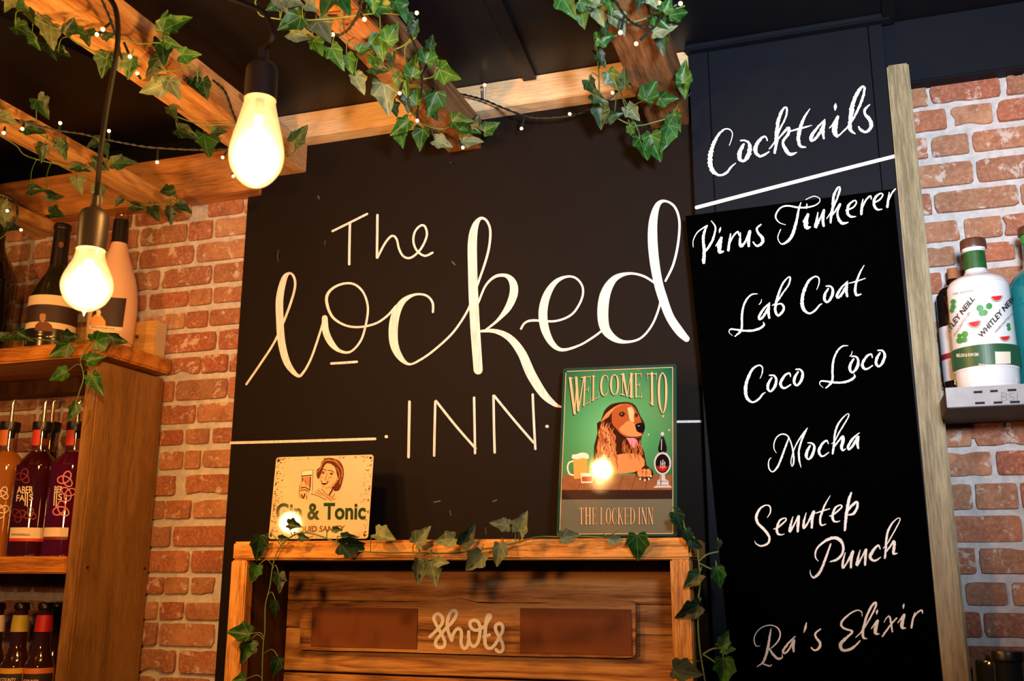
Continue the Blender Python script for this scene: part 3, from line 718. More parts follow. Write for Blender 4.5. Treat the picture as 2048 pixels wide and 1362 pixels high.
menu([[(205, 572, 5), (165, 572, 10), (145, 520, 10), (155, 460, 10), (200, 400, 10), (270, 365, 10), (340, 365, 10), (395, 400, 12), (412, 460, 14), (385, 530, 14), (320, 595, 10)], [(318, 395, 7), (305, 470, 20), (290, 570, 26), (265, 670, 26), (235, 740, 20), (175, 785, 8)], [(235, 755, 14), (300, 778, 16), (325, 765, 8)], [(300, 600, 16), (340, 660, 24), (390, 703, 24), (433, 690, 12), (430, 655, 4)],
      [(565, 475, 10), (500, 540, 20), (442, 620, 24), (457, 648, 18), (500, 610, 20), (553, 512, 20), (545, 570, 26), (550, 630, 18)], [(680, 335, 9), (670, 385, 24), (652, 438, 6)],
      [(825, 400, 12), (775, 440, 18), (775, 480, 20), (818, 540, 26), (813, 590, 26), (765, 618, 18), (730, 590, 14)],
      [(1250, 270, 5), (1245, 225, 9), (1200, 208, 12), (1130, 240, 16), (1052, 310, 20), (1037, 360, 20), (1070, 395, 20), (1150, 425, 20), (1100, 480, 24), (1032, 550, 34), (1042, 608, 30), (1090, 618, 26), (1160, 588, 24), (1230, 520, 12)],
      [(1185, 485, 8), (1250, 420, 14), (1330, 290, 16), (1388, 170, 20), (1388, 128, 20), (1350, 162, 22), (1300, 260, 24), (1277, 340, 26), (1257, 430, 28), (1265, 488, 24), (1300, 498, 9)]]+ir+
      [[(1475, 330, 7), (1500, 287, 10), (1530, 270, 14), (1545, 330, 22), (1560, 428, 14)], [(1605, 287, 14), (1540, 360, 16), (1460, 473, 18)]]+[sh(s, 272, -60) for s in ir]+
      [[(1790, 230, 7), (1770, 300, 18), (1755, 385, 20)], [(1770, 300, 12), (1810, 237, 14), (1860, 207, 16), (1870, 240, 8)]], zoomer(1480, 1180, 5.12), "white words Ra's Elixir")

# ================================================================== CABINET (wooden surround with the shots board)
CF, CBK = -0.150, -0.026
# solve the recess depth from the picture: inner back edge at x=596 against the inner front edge at x=491
xin = PY(491, 1200, CF).x
pt_ = PX(595, 1200, xin); CBK = min(pt_.y, CB_Y-0.016)
ctz = PY(900, 1079, CF).z; cbz = PY(900, 1119, CF).z
cxl = PY(464, 1119, CF).x; cxr = PY(1382, 1118, CF).x
ZB = 1.16
cab = empty('shots_cabinet', ((cxl+cxr)/2, (CF+CB_Y)/2, ZB), 'open wooden cabinet surround holding the shots board under the two metal signs', 'cabinet')
obj('top_board', box_bm(cxl, cxr, CF, CB_Y-0.001, cbz, ctz, 0.003, cuts=14, rough=0.0006), frame_x, cab)
def post(pxt, pxb, y0=1119, y1=1362):
    a0 = PY(pxt[0], y0, CF).x; a1 = PY(pxt[1], y0, CF).x; b0 = PY(pxb[0], y1, CF).x; b1 = PY(pxb[1], y1, CF).x
    xa, xb = min(a0, b0), (a1+b1)/2
    return (a0+b0)/2, (a1+b1)/2
pl = post((463, 492), (446, 480)); pr = post((1341, 1380), (1346, 1390))
obj('upright', box_bm(pl[0], pl[1], CF, CF+0.022, ZB, cbz-0.0004, 0.002, cuts=8, rough=0.0005), frame_z, cab)
obj('upright', box_bm(pr[0], pr[1], CF, CF+0.022, ZB, cbz-0.0004, 0.002, cuts=8, rough=0.0005), frame_z, cab)
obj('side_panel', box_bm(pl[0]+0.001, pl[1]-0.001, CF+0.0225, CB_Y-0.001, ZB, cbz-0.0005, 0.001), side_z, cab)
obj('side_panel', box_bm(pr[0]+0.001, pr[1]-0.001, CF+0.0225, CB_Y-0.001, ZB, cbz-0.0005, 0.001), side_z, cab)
ix0, ix1 = pl[1]+0.0005, pr[0]-0.0005
def zc_(py, Y, px=950): return PY(px, py, Y).z
for a, b in ((1143, 1204), (1205.5, 1262), (1263.5, 1354), (1358.5, 1420)):
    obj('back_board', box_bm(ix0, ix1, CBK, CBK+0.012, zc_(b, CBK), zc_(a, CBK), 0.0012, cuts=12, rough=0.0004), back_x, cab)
obj('shadow_lining', box_bm(ix0, ix1, CBK+0.0125, CB_Y-0.0012, ZB, cbz-0.002), side_z, cab)  # dark sheet standing for the shadow band under the top board
# raised sign board with a wavy upper edge
SBY = CBK-0.011
bm = bmesh.new(); tops = []; bots = []
tp = [(592, 1209), (640, 1206), (700, 1205), (800, 1204.5), (860, 1203), (895, 1199), (915, 1196), (930, 1199), (955, 1206), (1000, 1209), (1080, 1207), (1160, 1203), (1240, 1201), (1264, 1202), (1271, 1207)]
bt = [(592, 1299), (640, 1301), (700, 1302), (800, 1304), (860, 1306), (895, 1307), (915, 1308), (930, 1308), (955, 1309), (1000, 1311), (1080, 1313), (1160, 1314), (1240, 1316), (1264, 1315), (1271, 1308)]
x_in = lambda px: px if px > 620 else px+8
front_t = [PY(x_in(x), y, SBY) for x, y in tp]; front_b = [PY(x_in(x), y, SBY) for x, y in bt]
vt = [bm.verts.new(q) for q in front_t]; vb = [bm.verts.new(q) for q in front_b]
wt = [bm.verts.new(Vector((q.x, CBK-0.0003, q.z))) for q in front_t]; wb = [bm.verts.new(Vector((q.x, CBK-0.0003, q.z))) for q in front_b]
for i in range(len(vt)-1):
    bm.faces.new((vt[i], vb[i], vb[i+1], vt[i+1])); bm.faces.new((wt[i], wt[i+1], wb[i+1], wb[i]))
    bm.faces.new((vt[i], vt[i+1], wt[i+1], wt[i])); bm.faces.new((vb[i], wb[i], wb[i+1], vb[i+1]))
bm.faces.new((vt[0], wt[0], wb[0], vb[0])); bm.faces.new((vt[-1], vb[-1], wb[-1], wt[-1]))
bmesh.ops.recalc_face_normals(bm, faces=bm.faces)
sb = obj('sign_board', bm, back_x, cab)
M_CARD = plain('flat_brown_card', (124, 66, 26), 0.8)
for c in ((625, 1214, 833, 1298), (1040, 1216, 1264, 1311)):
    a = PY(c[0], c[1], SBY-0.0015); b = PY(c[2], c[3], SBY-0.0015)
    obj('brown_patch', box_bm(a.x, b.x, SBY-0.0015, SBY-0.0002, b.z, a.z, 0), M_CARD, sb)
zs = zoomer(840, 1190, 9.73)
lettering('lettering', [W([(195, 812), (330, 680), (425, 560), (442, 470), (405, 395), (345, 365), (290, 400), (270, 460), (310, 560), (380, 690), (450, 820), (485, 920), (468, 1000), (400, 1023), (330, 1005), (300, 940), (330, 860), (420, 750), (510, 640), (600, 560), (680, 450), (712, 370), (695, 318), (640, 305), (580, 370), (545, 470), (530, 560), (545, 690), (585, 800), (618, 885)], 66),
    W([(618, 885), (640, 780), (690, 690), (745, 655), (795, 690), (808, 780), (798, 900), (820, 1000), (870, 1040), (918, 1000), (945, 900), (955, 850)], 66),
    W([(948, 715), (950, 850), (985, 960), (1050, 1000), (1110, 950), (1150, 850), (1170, 700), (1165, 600), (1125, 520), (1055, 490), (985, 520), (975, 590), (1020, 660), (1100, 685), (1180, 655), (1240, 615)], 66),
    [(1345, 420, 130), (1310, 490, 110), (1282, 580, 76), (1270, 700, 70), (1264, 850, 70), (1272, 960, 70), (1320, 1030, 66), (1390, 1030, 66), (1455, 970, 66), (1530, 850, 66), (1600, 720, 66), (1612, 630, 66), (1585, 570, 66), (1535, 558, 66), (1480, 590, 66), (1470, 660, 66), (1510, 760, 66), (1565, 860, 66), (1610, 960, 66), (1612, 1060, 66), (1570, 1108, 66), (1515, 1095, 66), (1478, 1060, 60)],
    W([(1240, 808), (1300, 795), (1352, 775)], 60)], zs, SBY-0.0006, M_CHALK, sb, label='looping white word shots')

# ================================================================== SHELF UNIT AT LEFT
SX = PY(285, 1362, 0.0).x                   # right-hand face of the upright
SF = PX(135, 1362, SX).y                    # its front edge
pw = SX-PY(107, 1362, SF).x
su_z1 = PX(330, 738, SX).z
unit = empty('shelf_unit', (SX-0.45, SF/2, 1.1), 'tall waxed timber bottle shelving fixed to the brick wall at far left', 'shelf')
obj('upright', box_bm(SX-pw, SX, SF, -0.008, 1.1, PX(207, 722, SX).z, 0.003, cuts=10, rough=0.001), shelf_z, unit)
TX = PY(335, 720, 0.0).x
TFY = SF-0.006
tz1 = PY(100, 687, TFY).z; tz0 = PY(100, 718, TFY).z
obj('top_shelf', box_bm(X0+0.1, SX+0.012, TFY, -0.008, tz0, tz1, 0.003, cuts=20, rough=0.0022), shelf_x, unit)
mz1 = PY(60, 1113, SF).z; mz0 = PY(60, 1147, SF).z
obj('middle_shelf', box_bm(X0+0.1, SX-pw-0.0005, SF, -0.030, mz0, mz1, 0.002, cuts=14, rough=0.0008), shelf_x, unit)
lz1 = mz1-(tz1-mz1)*0.72
obj('lower_shelf', box_bm(X0+0.1, SX-pw-0.0005, SF, -0.030, lz1-0.02, lz1, 0.002), shelf_x, unit)
obj('support_rail', box_bm(X0+0.1, SX-pw-0.001, -0.0295, -0.008, mz0-0.02, mz1-0.001), side_z, unit)
obj('support_rail', box_bm(X0+0.1, SX-pw-0.001, -0.045, -0.008, tz0-0.028, tz0-0.001), side_z, unit)
for q in ((175, 1135), (289, 1137)):
    d = PX(q[0], q[1], SX); bm = bmesh.new()
    tube_into(bm, [d+Vector((-0.004, 0, 0)), d+Vector((0.0006, 0, 0))], 0.0024, 8); obj('screw_hole', bm, M_HOLE, unit)
# wall block above the top shelf
bq = PY(305, 665, -0.034); bb = PY(318, 702, -0.034)
blk = tag(obj('wall_block', box_bm(X0+0.2, PY(312, 670, -0.036).x, -0.036, -0.008, tz1+0.001, PY(285, 643, -0.036).z, 0.0015, cuts=6), tread_x),
          'long treated-pine rail on the bricks behind the wine bottles, screwed near its end', 'rail')
obj('end_grain', box_bm(blk.location.x*0+PY(312, 670, -0.036).x, PY(312, 670, -0.036).x+0.0006, -0.0355, -0.0085, tz1+0.002, PY(285, 643, -0.036).z-0.001), endgrain, blk)
d = PY(274.5, 674, -0.036); bm = bmesh.new(); tube_into(bm, [d, d+Vector((0, -0.0016, 0))], 0.0036, 10); obj('screw', bm, M_SCREW, blk)

# ================================================================== SHELF AT RIGHT
RF = -0.155
rz1 = PY(1975, 772, RF).z; rz0 = PY(1975, 813, RF).z
rx0 = PY(1893, 800, RF).x
rs = empty('wall_shelf', (rx0+0.25, RF/2, rz0), 'dark timber wall shelf edged with a slotted metal strip at right', 'shelf')
obj('board', box_bm(rx0+0.001, 0.75, RF+0.002, -0.008, rz0, rz1, 0.001), dark_wood, rs)
strip = obj('metal_strip', box_bm(rx0, 0.75, RF, RF+0.0015, rz0+0.001, rz1+0.0005, 0.0005), M_GREY_METAL, rs)
for px, py, w_ in ((1956, 784, 18), (1988, 782, 16), (2024, 780, 18), (1960, 806, 20), (1996, 805, 18), (2030, 804, 20)):
    a = PY(px-w_/2, py-1.8, RF-0.0004); b = PY(px+w_/2, py+1.8, RF-0.0004)
    obj('slot', box_bm(a.x, b.x, RF-0.0004, RF+0.0002, b.z, a.z), M_HOLE, strip)
lettering('lettering', [W([(0, 0), (0, 30)], 2), W([(0, 0), (12, 4), (12, 12), (0, 15), (13, 20), (13, 28), (0, 30)], 2), W([(32, 2), (22, 4), (22, 14), (33, 18), (32, 28), (20, 29)], 2), W([(42, 2), (42, 28)], 2)],
          lambda x, y: (2003+x*0.75, 785+y*0.55), RF-0.0003, plain('pencil_grey', (110, 104, 106), 0.6), strip)

# ================================================================== GENERIC LATHED THINGS
def axis_at(px, py, Y): q = PY(px, py, Y); return q
def prof_px(ax, prof):
    """prof: (py, halfwidth px) -> (z, r) around a vertical axis through ax"""
    out = []
    for py, hw in prof:
        # find z on the axis whose projection has this py
        lo, hi = 0.5, 3.2
        for _ in range(40):
            m = (lo+hi)/2; d = Vector((ax.x, ax.y, m))-CAM
            y = 681-F*d.dot(_U)/d.dot(_fw)
            if y > py: lo = m
            else: hi = m
        z = (lo+hi)/2; out.append((z, hw/scale_at(Vector((ax.x, ax.y, z)))))
    return out
def on_cyl(px, py, ax, r):
    d = ray(px, py); ox, oy = CAM.x-ax.x, CAM.y-ax.y
    a = d.x*d.x+d.y*d.y; b = 2*(ox*d.x+oy*d.y); c = ox*ox+oy*oy-r*r
    disc = max(b*b-4*a*c, 0); t = (-b-math.sqrt(disc))/(2*a)
    q = CAM+d*t
    if disc == 0:
        v = Vector((q.x-ax.x, q.y-ax.y, 0)).normalized()*r; q = Vector((ax.x+v.x, ax.y+v.y, q.z))
    return q
def band_bm(ax, z0, z1, r0, r1, a0=0, a1=math.tau, seg=40, th=0.0):
    """part of a cylinder wall; angles measured from the direction towards the camera"""
    base = math.atan2(CAM.y-ax.y, CAM.x-ax.x); bm = bmesh.new(); A = []; B = []
    for k in range(seg+1):
        t = base+a0+(a1-a0)*k/seg
        A.append(bm.verts.new((ax.x+r0*math.cos(t), ax.y+r0*math.sin(t), z0))); B.append(bm.verts.new((ax.x+r1*math.cos(t), ax.y+r1*math.sin(t), z1)))
    for k in range(seg): bm.faces.new((A[k], A[k+1], B[k+1], B[k]))
    return bm
def poly_bm(pts3, bm=None):
    bm = bm or bmesh.new(); vs = [bm.verts.new(q) for q in pts3]
    for t in tessellate_polygon([pts3]):
        try: bm.faces.new([vs[i] for i in t])
        except ValueError: pass
    return bm
_fonts = {}
def glyphs(text, bold=0.0):
    """flat mesh of a word in the built-in sans: verts in 0..1 box and faces"""
    k = (text, bold)
    if k in _fonts: return _fonts[k]
    cu = bpy.data.curves.new('t', 'FONT'); cu.body = text; cu.offset = bold; cu.resolution_u = 4
    o = bpy.data.objects.new('t', cu); COL.objects.link(o)
    dg = bpy.context.evaluated_depsgraph_get(); me = bpy.data.meshes.new_from_object(o.evaluated_get(dg))
    vs = [v.co.copy() for v in me.vertices]; fs = [tuple(p.vertices) for p in me.polygons]
    x0, x1 = min(v.x for v in vs), max(v.x for v in vs); y0, y1 = min(v.y for v in vs), max(v.y for v in vs)
    vs = [((v.x-x0)/(x1-x0), (v.y-y0)/(y1-y0)) for v in vs]
    bpy.data.objects.remove(o); bpy.data.curves.remove(cu); bpy.data.meshes.remove(me)
    _fonts[k] = (vs, fs); return vs, fs
def quadmap(q):
    """q: tl,tr,br,bl in px -> f(u,v) with v up"""
    tl, tr, br, bl_ = q
    return lambda u, v: ((bl_[0]*(1-u)+br[0]*u)*(1-v)+(tl[0]*(1-u)+tr[0]*u)*v, (bl_[1]*(1-u)+br[1]*u)*(1-v)+(tl[1]*(1-u)+tr[1]*u)*v)
def text_bm(text, quad, to3, bold=0.0, bm=None):
    vs, fs = glyphs(text, bold); bm = bm or bmesh.new(); f = quadmap(quad)
    V_ = [bm.verts.new(to3(*f(u, v))) for u, v in vs]
    for t in fs:
        try: bm.faces.new([V_[i] for i in t])
        except ValueError: pass
    return bm
def put(name, bm, mat, parent, label=None):
    facing(bm); o = obj(name, bm, mat, parent)
    if label: o['label'] = label
    return o

# ================================================================== BOTTLES
M_WINE = plain('dark_olive_bottle_glass', (34, 30, 14), 0.22, coat=0.3, spec=0.6)
M_CAPSULE = plain('black_capsule_foil', (22, 18, 18), 0.35)
M_LABEL = plain('cream_label_paper', (226, 208, 184), 0.7)
M_DARKLABEL = plain('dark_label_print', (52, 34, 36), 0.6)
M_SEPIA = plain('sepia_portrait_tone', (176, 128, 84), 0.7)
M_SEPIAD = plain('sepia_coat_tone', (112, 66, 46), 0.7)
M_INK = plain('label_ink', (40, 30, 28), 0.7)
M_FROST = plain('frosted_rose_bottle', (226, 186, 160), 0.38, coat=0.2)
M_WHITE = plain('white_ceramic_glaze', (232, 228, 232), 0.22, coat=0.6)
M_CORKWOOD = plain('turned_brown_stopper', (84, 48, 34), 0.4, var=0.2)
M_GREENB = plain('green_band_print', (38, 84, 52), 0.4)
M_GREENL = plain('leaf_green_print', (52, 140, 58), 0.4)
M_MELON = plain('melon_red_print', (214, 40, 44), 0.4)
M_TEAL = plain('teal_bottle_glass', (20, 112, 116), 0.12, coat=0.8)
M_BROWNG = plain('brown_bottle_glass', (48, 22, 10), 0.08, coat=0.8)
M_BLACKG = plain('black_bottle_glass', (16, 12, 12), 0.1, coat=0.8)
M_DKOLIVE = plain('olive_black_glass', (24, 26, 12), 0.15, coat=0.6)

def bottle(name, label, px, py, Y, prof, mat, group=None, cat='bottle', base_z=None, seg=40, hi=True):
    ax = PY(px, py, Y); pr = prof_px(ax, prof)
    if base_z is not None:
        dz = base_z; pr = [(dz, pr[0][1]-0.001), (dz+0.001, pr[0][1])]+[q for q in pr if q[0] > dz+0.004]
    t = empty(name, (ax.x, ax.y, pr[0][0]), label, cat, group)
    o = obj('body', lathe_bm((ax.x, ax.y), densify(pr), seg), mat, t, 'auto')
    return t, ax, pr
def collar(name, ax, prof, mat, parent, n=1, seg=32, ex=0.0004, dens=4):
    pr = [(z, r+ex) for z, r in prof_px(ax, prof)]
    if pr[0][0] > pr[-1][0]: pr = pr[::-1]
    return obj(name, lathe_bm((ax.x, ax.y), densify(pr, dens), seg), mat, parent, 'auto')
def z_of(ax, py): return prof_px(ax, [(py, 1)])[0][0]
WZ = tz1+0.0006
G1_ = 'wine bottles on the top shelf'
# dark wine bottle with the portrait label
YW = -0.085
t, ax, pr = bottle('wine_bottle', 'dark wine bottle with a cream and brown portrait label on the top shelf', 100, 681, YW,
    [(684, 46), (680, 47), (610, 46), (598, 44), (582, 38), (562, 29), (545, 20), (530, 16), (500, 14.5), (458, 14.5)], M_WINE, G1_, base_z=WZ)
collar('capsule', ax, [(530, 16), (500, 15), (462, 14.5), (462, 14.5), (460, 16), (452, 16), (450, 14)], M_CAPSULE, t, ex=0.0006)
rb = 47.2/scale_at(Vector((ax.x, ax.y, z_of(ax, 640))))
def curved(ax, py0, py1, r, mat, parent, a0, a1, name='label', ex=0.0006):
    return put(name, band_bm(ax, z_of(ax, py1), z_of(ax, py0), r+ex, r+ex, a0, a1), mat, parent)
curved(ax, 602, 621, rb, M_LABEL, t, -1.35, 1.2)
dl = curved(ax, 621, 655, rb, M_DARKLABEL, t, -1.35, 1.2)
curved(ax, 655, 667, rb, M_LABEL, t, -1.35, 1.2)
zW = zoomer(0, 380, 4.008)
cyl = lambda ax, r, e: (lambda x, y: on_cyl(x, y, ax, r+e))
def cpoly(name, pts, zm, ax, r, mat, parent, e=0.001):
    bm = poly_bm([Vector((*zm(x, y), 0)) for x, y in pts])
    for _ in range(5):                                          # fine enough to bend round the glass
        es = [g for g in bm.edges if g.calc_length() > 6]
        if not es: break
        bmesh.ops.subdivide_edges(bm, edges=es, cuts=1); bmesh.ops.triangulate(bm, faces=bm.faces)
    for v in bm.verts: v.co = on_cyl(v.co.x, v.co.y, ax, r+e)
    return put(name, bm, mat, parent)
cpoly('portrait', [(275, 1125), (285, 1080), (315, 1055), (345, 1050), (385, 1060), (415, 1085), (428, 1135)], zW, ax, rb, M_SEPIAD, dl)
cpoly('portrait', [(318, 1000), (330, 990), (358, 990), (368, 1005), (364, 1040), (350, 1062), (330, 1058), (318, 1035)], zW, ax, rb, M_SEPIA, dl, 0.0012)
put('lettering', text_bm('19 crimes.', [zW(275, 926), zW(408, 940), zW(408, 962), zW(275, 948)], cyl(ax, rb, 0.001), 0.02), M_INK, t)
put('lettering', text_bm('HARD WINE', [zW(280, 1134), zW(410, 1150), zW(410, 1162), zW(280, 1146)], cyl(ax, rb, 0.001)), M_INK, t)
cpoly('emblem', [(470, 425), (490, 410), (510, 425), (510, 450), (492, 465), (472, 455)], zW, ax, 15/scale_at(ax), M_SEPIAD, t, 0.0012)
# frosted bottle
t, ax, pr = bottle('wine_bottle', 'frosted pale rose wine bottle with black cap at the right end of the top shelf', 219, 685, -0.07,
    [(688, 43), (684, 45), (615, 46), (590, 44), (562, 39), (535, 30), (510, 21), (490, 15.5), (470, 14), (442, 13.5)], M_FROST, G1_, base_z=WZ)
collar('screw_cap', ax, [(488, 15.5), (482, 15.2), (445, 13.8), (443, 13.5)], M_CAPSULE, t, ex=0.0008)
collar('glass_rim', ax, [(443, 12.5), (436, 12.5), (433, 13.5), (430, 12)], thin_glass('rim_glass', (240, 220, 200)), t)
rf = 46.2/scale_at(Vector((ax.x, ax.y, z_of(ax, 640))))
zF = zoomer(0, 350, 3.322)
lb = cpoly('label', [(640, 806), (842, 820), (815, 1012), (596, 995)], zF, ax, rf, M_DARKLABEL, t, 0.0006)
cpoly('label', [(596, 995), (815, 1012), (810, 1040), (592, 1022)], zF, ax, rf, M_LABEL, t, 0.0006)
cpoly('portrait', [(600, 1000), (605, 950), (635, 925), (670, 930), (700, 970), (702, 1003)], zF, ax, rf, plain('portrait_gold', (214, 160, 90), 0.6), lb, 0.001)
cpoly('portrait', [(640, 900), (665, 895), (672, 915), (660, 938), (642, 935)], zF, ax, rf, M_LABEL, lb, 0.0012)
put('lettering', text_bm('REVOLUTIONARY ROSE', [zF(605, 1003), zF(760, 1018), zF(760, 1030), zF(605, 1014)], cyl(ax, rf, 0.0012)), M_INK, t)
# bottle cut by the left frame edge
bottle('wine_bottle', 'black-looking wine bottle cut off by the left edge of the photo', -32, 684, -0.09,
    [(688, 45), (684, 46), (580, 48), (560, 46), (540, 40), (522, 30), (505, 20), (480, 15), (420, 14)], M_BLACKG, G1_, base_z=WZ)

# liqueur bottles with pourers
MZ = mz1+0.0006
G2_ = 'liqueur bottles with metal pourers on the middle shelf'
M_RED = plain('red_strip_label', (196, 52, 34), 0.5); M_ORANGE = plain('orange_strip_label', (200, 110, 40), 0.5)
M_DKRED = plain('deep_red_liqueur_glass', (52, 10, 14), 0.06, coat=1.0); M_PURP = plain('purple_liqueur_glass', (70, 8, 44), 0.06, coat=1.0)
M_AMB = plain('amber_liqueur_glass', (150, 92, 40), 0.06, coat=1.0); M_DKPURP = plain('black_purple_liqueur_glass', (26, 8, 16), 0.06, coat=1.0)
M_CLEAR = thin_glass('clear_neck_glass', (236, 214, 184), 0.04, 0.18)
M_PINK = plain('pink_knot_print', (214, 120, 132), 0.5); M_MAROON = plain('maroon_knot_print', (120, 24, 30), 0.5); M_PALE = plain('off_white_print', (232, 216, 196), 0.5)
def liqueur(px, Y, mat, strip, label, slim=1.0):
    prof = [(1110, 41), (1106, 43), (948, 42), (936, 39), (922, 32), (912, 24), (905, 17.5)]
    prof = [(a, max(b*slim, 17.5)) for a, b in prof]
    t, ax, pr = bottle('liqueur_bottle', label, px, 1108, Y, prof, mat, G2_, base_z=MZ)
    collar('neck', ax, [(906, 17.5), (900, 16.5), (862, 16), (852, 16)], M_CLEAR, t)
    collar('stopper', ax, [(876, 10), (864, 10.5), (864, 17.5), (848, 18.5), (845, 17), (845, 5)], M_CAPSULE, t)
    a = Vector((ax.x, ax.y, z_of(ax, 846))); b = Vector((ax.x, ax.y, z_of(ax, 806)))
    bm = bmesh.new(); sc = scale_at(ax); tp_ = b+_R*(3/sc)
    tube_into(bm, [a, a*0.5+b*0.5, b, tp_+Vector((0, 0, 6/sc)), tp_+_R*(5/sc)+Vector((0, 0, 5/sc))], [4.5/sc, 4/sc, 3.4/sc, 3/sc, 2.6/sc], 10)
    obj('pourer', bm, M_CHROME, t, 'auto')
    zz0, zz1 = z_of(ax, 893), z_of(ax, 850); rn = 17.5/scale_at(Vector((ax.x, ax.y, zz0)))
    put('strip_label', band_bm(ax, zz0, zz1, rn+0.0008, rn+0.0008, -1.2, -0.15, 8), strip, t)
    return t, ax, 43.4/scale_at(Vector((ax.x, ax.y, z_of(ax, 1030))))
t0, ax0, r0_ = liqueur(-10, -0.108, M_AMB, M_ORANGE, 'amber liqueur bottle with pourer at the left photo edge, middle shelf')
t1, ax1, r1_ = liqueur(57, -0.108, M_DKRED, M_RED, 'dark red liqueur bottle with pourer, lettered front, middle shelf')
t2, ax2, r2_ = liqueur(127, -0.104, M_PURP, M_RED, 'purple liqueur bottle with pink knot pattern beside the shelf upright')
t3, ax3, r3_ = liqueur(74, -0.046, M_DKPURP, M_ORANGE, 'liqueur bottle with orange neck strip tucked behind the dark red one', 0.62)
zL = zoomer(0, 940, 3.227); zK = zoomer(0, 780, 2.34)
curved(ax1, 1057, 1078, r1_, M_LABEL, t1, -1.0, 0.55); curved(ax1, 1078, 1084, r1_, M_RED, t1, -1.0, 0.55, 'label_strip')
curved(ax2, 1057, 1075, r2_, M_LABEL, t2, -1.1, 0.1); curved(ax2, 1075, 1081, r2_, M_MAROON, t2, -1.1, 0.1, 'label_strip')
put('lettering', text_bm('GINGERBREAD', [zL(76, 408), zL(194, 412), zL(194, 425), zL(72, 422)], cyl(ax1, r1_, 0.0012)), M_INK, t1)
put('lettering', text_bm('ABER', [zL(110, 106), zL(214, 104), zL(212, 150), zL(108, 152)], cyl(ax1, r1_, 0.001), 0.015), M_PALE, t1)
put('lettering', text_bm('FA', [zL(107, 160), zL(160, 158), zL(158, 202), zL(104, 202)], cyl(ax1, r1_, 0.001), 0.015), M_PALE, t1)
put('lettering', text_bm('S', [zL(190, 155), zL(214, 154), zL(212, 196), zL(188, 198)], cyl(ax1, r1_, 0.001), 0.015), M_PALE, t1)
def on_strokes(name, strokes, zm, ax, r, mat, parent, e=0.0009):
    bm = bmesh.new()
    for i, s in enumerate(strokes): ribbon(bm, s, lambda x, y: on_cyl(*zm(x, y), ax, r+e+0.00003*i), n=5)
    return put(name, bm, mat, parent)
on_strokes('lettering', [W([(164, 150), (162, 228)], 7), W([(178, 148), (176, 236)], 7)], zL, ax1, r1_, M_PALE, t1)
put('lettering', text_bm('BER', [zL(352, 104), zL(406, 104), zL(404, 146), zL(350, 148)], cyl(ax2, r2_, 0.001), 0.015), M_PALE, t2)
put('lettering', text_bm('S', [zL(376, 152), zL(402, 152), zL(400, 194), zL(374, 195)], cyl(ax2, r2_, 0.001), 0.015), M_PALE, t2)
on_strokes('lettering', [W([(352, 148), (348, 228)], 7), W([(366, 148), (362, 234)], 7)], zL, ax2, r2_, M_PALE, t2)
def knot(cx, cy, s, ang):
    T_ = [k*math.tau/18 for k in range(19)]; c, s_ = math.cos(ang), math.sin(ang)
    P = [(s*.36*(math.sin(t)+2*math.sin(2*t)), s*.36*(math.cos(t)-2*math.cos(2*t))) for t in T_]
    return [W([(cx+u*c-v*s_, cy+u*s_+v*c) for u, v in P], s*0.17)]
on_strokes('knot_pattern', knot(425, 60, 50, .4)+knot(440, 150, 46, 1.2)+knot(395, 255, 52, .1), zL, ax2, r2_, M_PINK, t2)
on_strokes('knot_pattern', knot(150, 40, 46, .4)+knot(120, 290, 44, 1.2)+knot(195, 285, 40, .1), zL, ax1, r1_, M_MAROON, t1, 0.0006)
on_strokes('knot_pattern', knot(20, 150, 40, .4)+knot(10, 260, 46, 1.2), zL, ax0, r0_, M_PALE, t0)

# cider bottles on the lower shelf
LZ = lz1+0.0006
G3_ = 'cider bottles on the lower shelf'
def cider(px, neckm, labm, label, Y=-0.100, txt=None):
    t, ax, pr = bottle('cider_bottle', label, px-27, 1500, Y, [(1530, 26), (1500, 29), (1345, 28), (1325, 26), (1308, 20), (1292, 16), (1262, 14.5), (1228, 12.5), (1218, 13)], M_BROWNG, G3_, base_z=LZ)
    collar('crown_cap', ax, [(1219, 13.5), (1216, 14.5), (1207, 13), (1205, 9)], M_CAPSULE, t)
    collar('neck_label', ax, [(1263, 15.5), (1248, 15), (1230, 13.5)], neckm, t, ex=0.0012)
    r = 29.4/scale_at(Vector((ax.x, ax.y, z_of(ax, 1350))))
    curved(ax, 1334, 1460, r, labm, t, -1.45, 1.2, 'label'); dk = curved(ax, 1345, 1450, r, M_INK, t, -1.15, 1.0, 'label', 0.001)
    return t, ax, r
cy = cider(39, plain('olive_yellow_label', (176, 160, 58), 0.5), plain('yellow_label', (206, 160, 50), 0.5), 'brown cider bottle with yellow neck label on the lower shelf')
cr = cider(88, plain('crimson_label', (176, 22, 30), 0.5), plain('orange_label', (206, 120, 50), 0.5), 'brown cider bottle with red neck label on the lower shelf')
cider(-11, M_PALE, M_ORANGE, 'brown cider bottle at the left photo edge on the lower shelf')
cider(112, M_CAPSULE, M_CAPSULE, 'dark cider bottle half hidden behind the red-necked one', -0.045)
put('lettering', text_bm('COUNTY', [zL(2, 1342), zL(104, 1344), zL(100, 1368), zL(-2, 1366)], cyl(cy[1], cy[2], 0.0014), 0.015), M_PALE, cy[0])
put('lettering', text_bm('COUNTY', [zL(152, 1352), zL(250, 1354), zL(248, 1376), zL(150, 1374)], cyl(cr[1], cr[2], 0.0014), 0.015), M_PALE, cr[0])

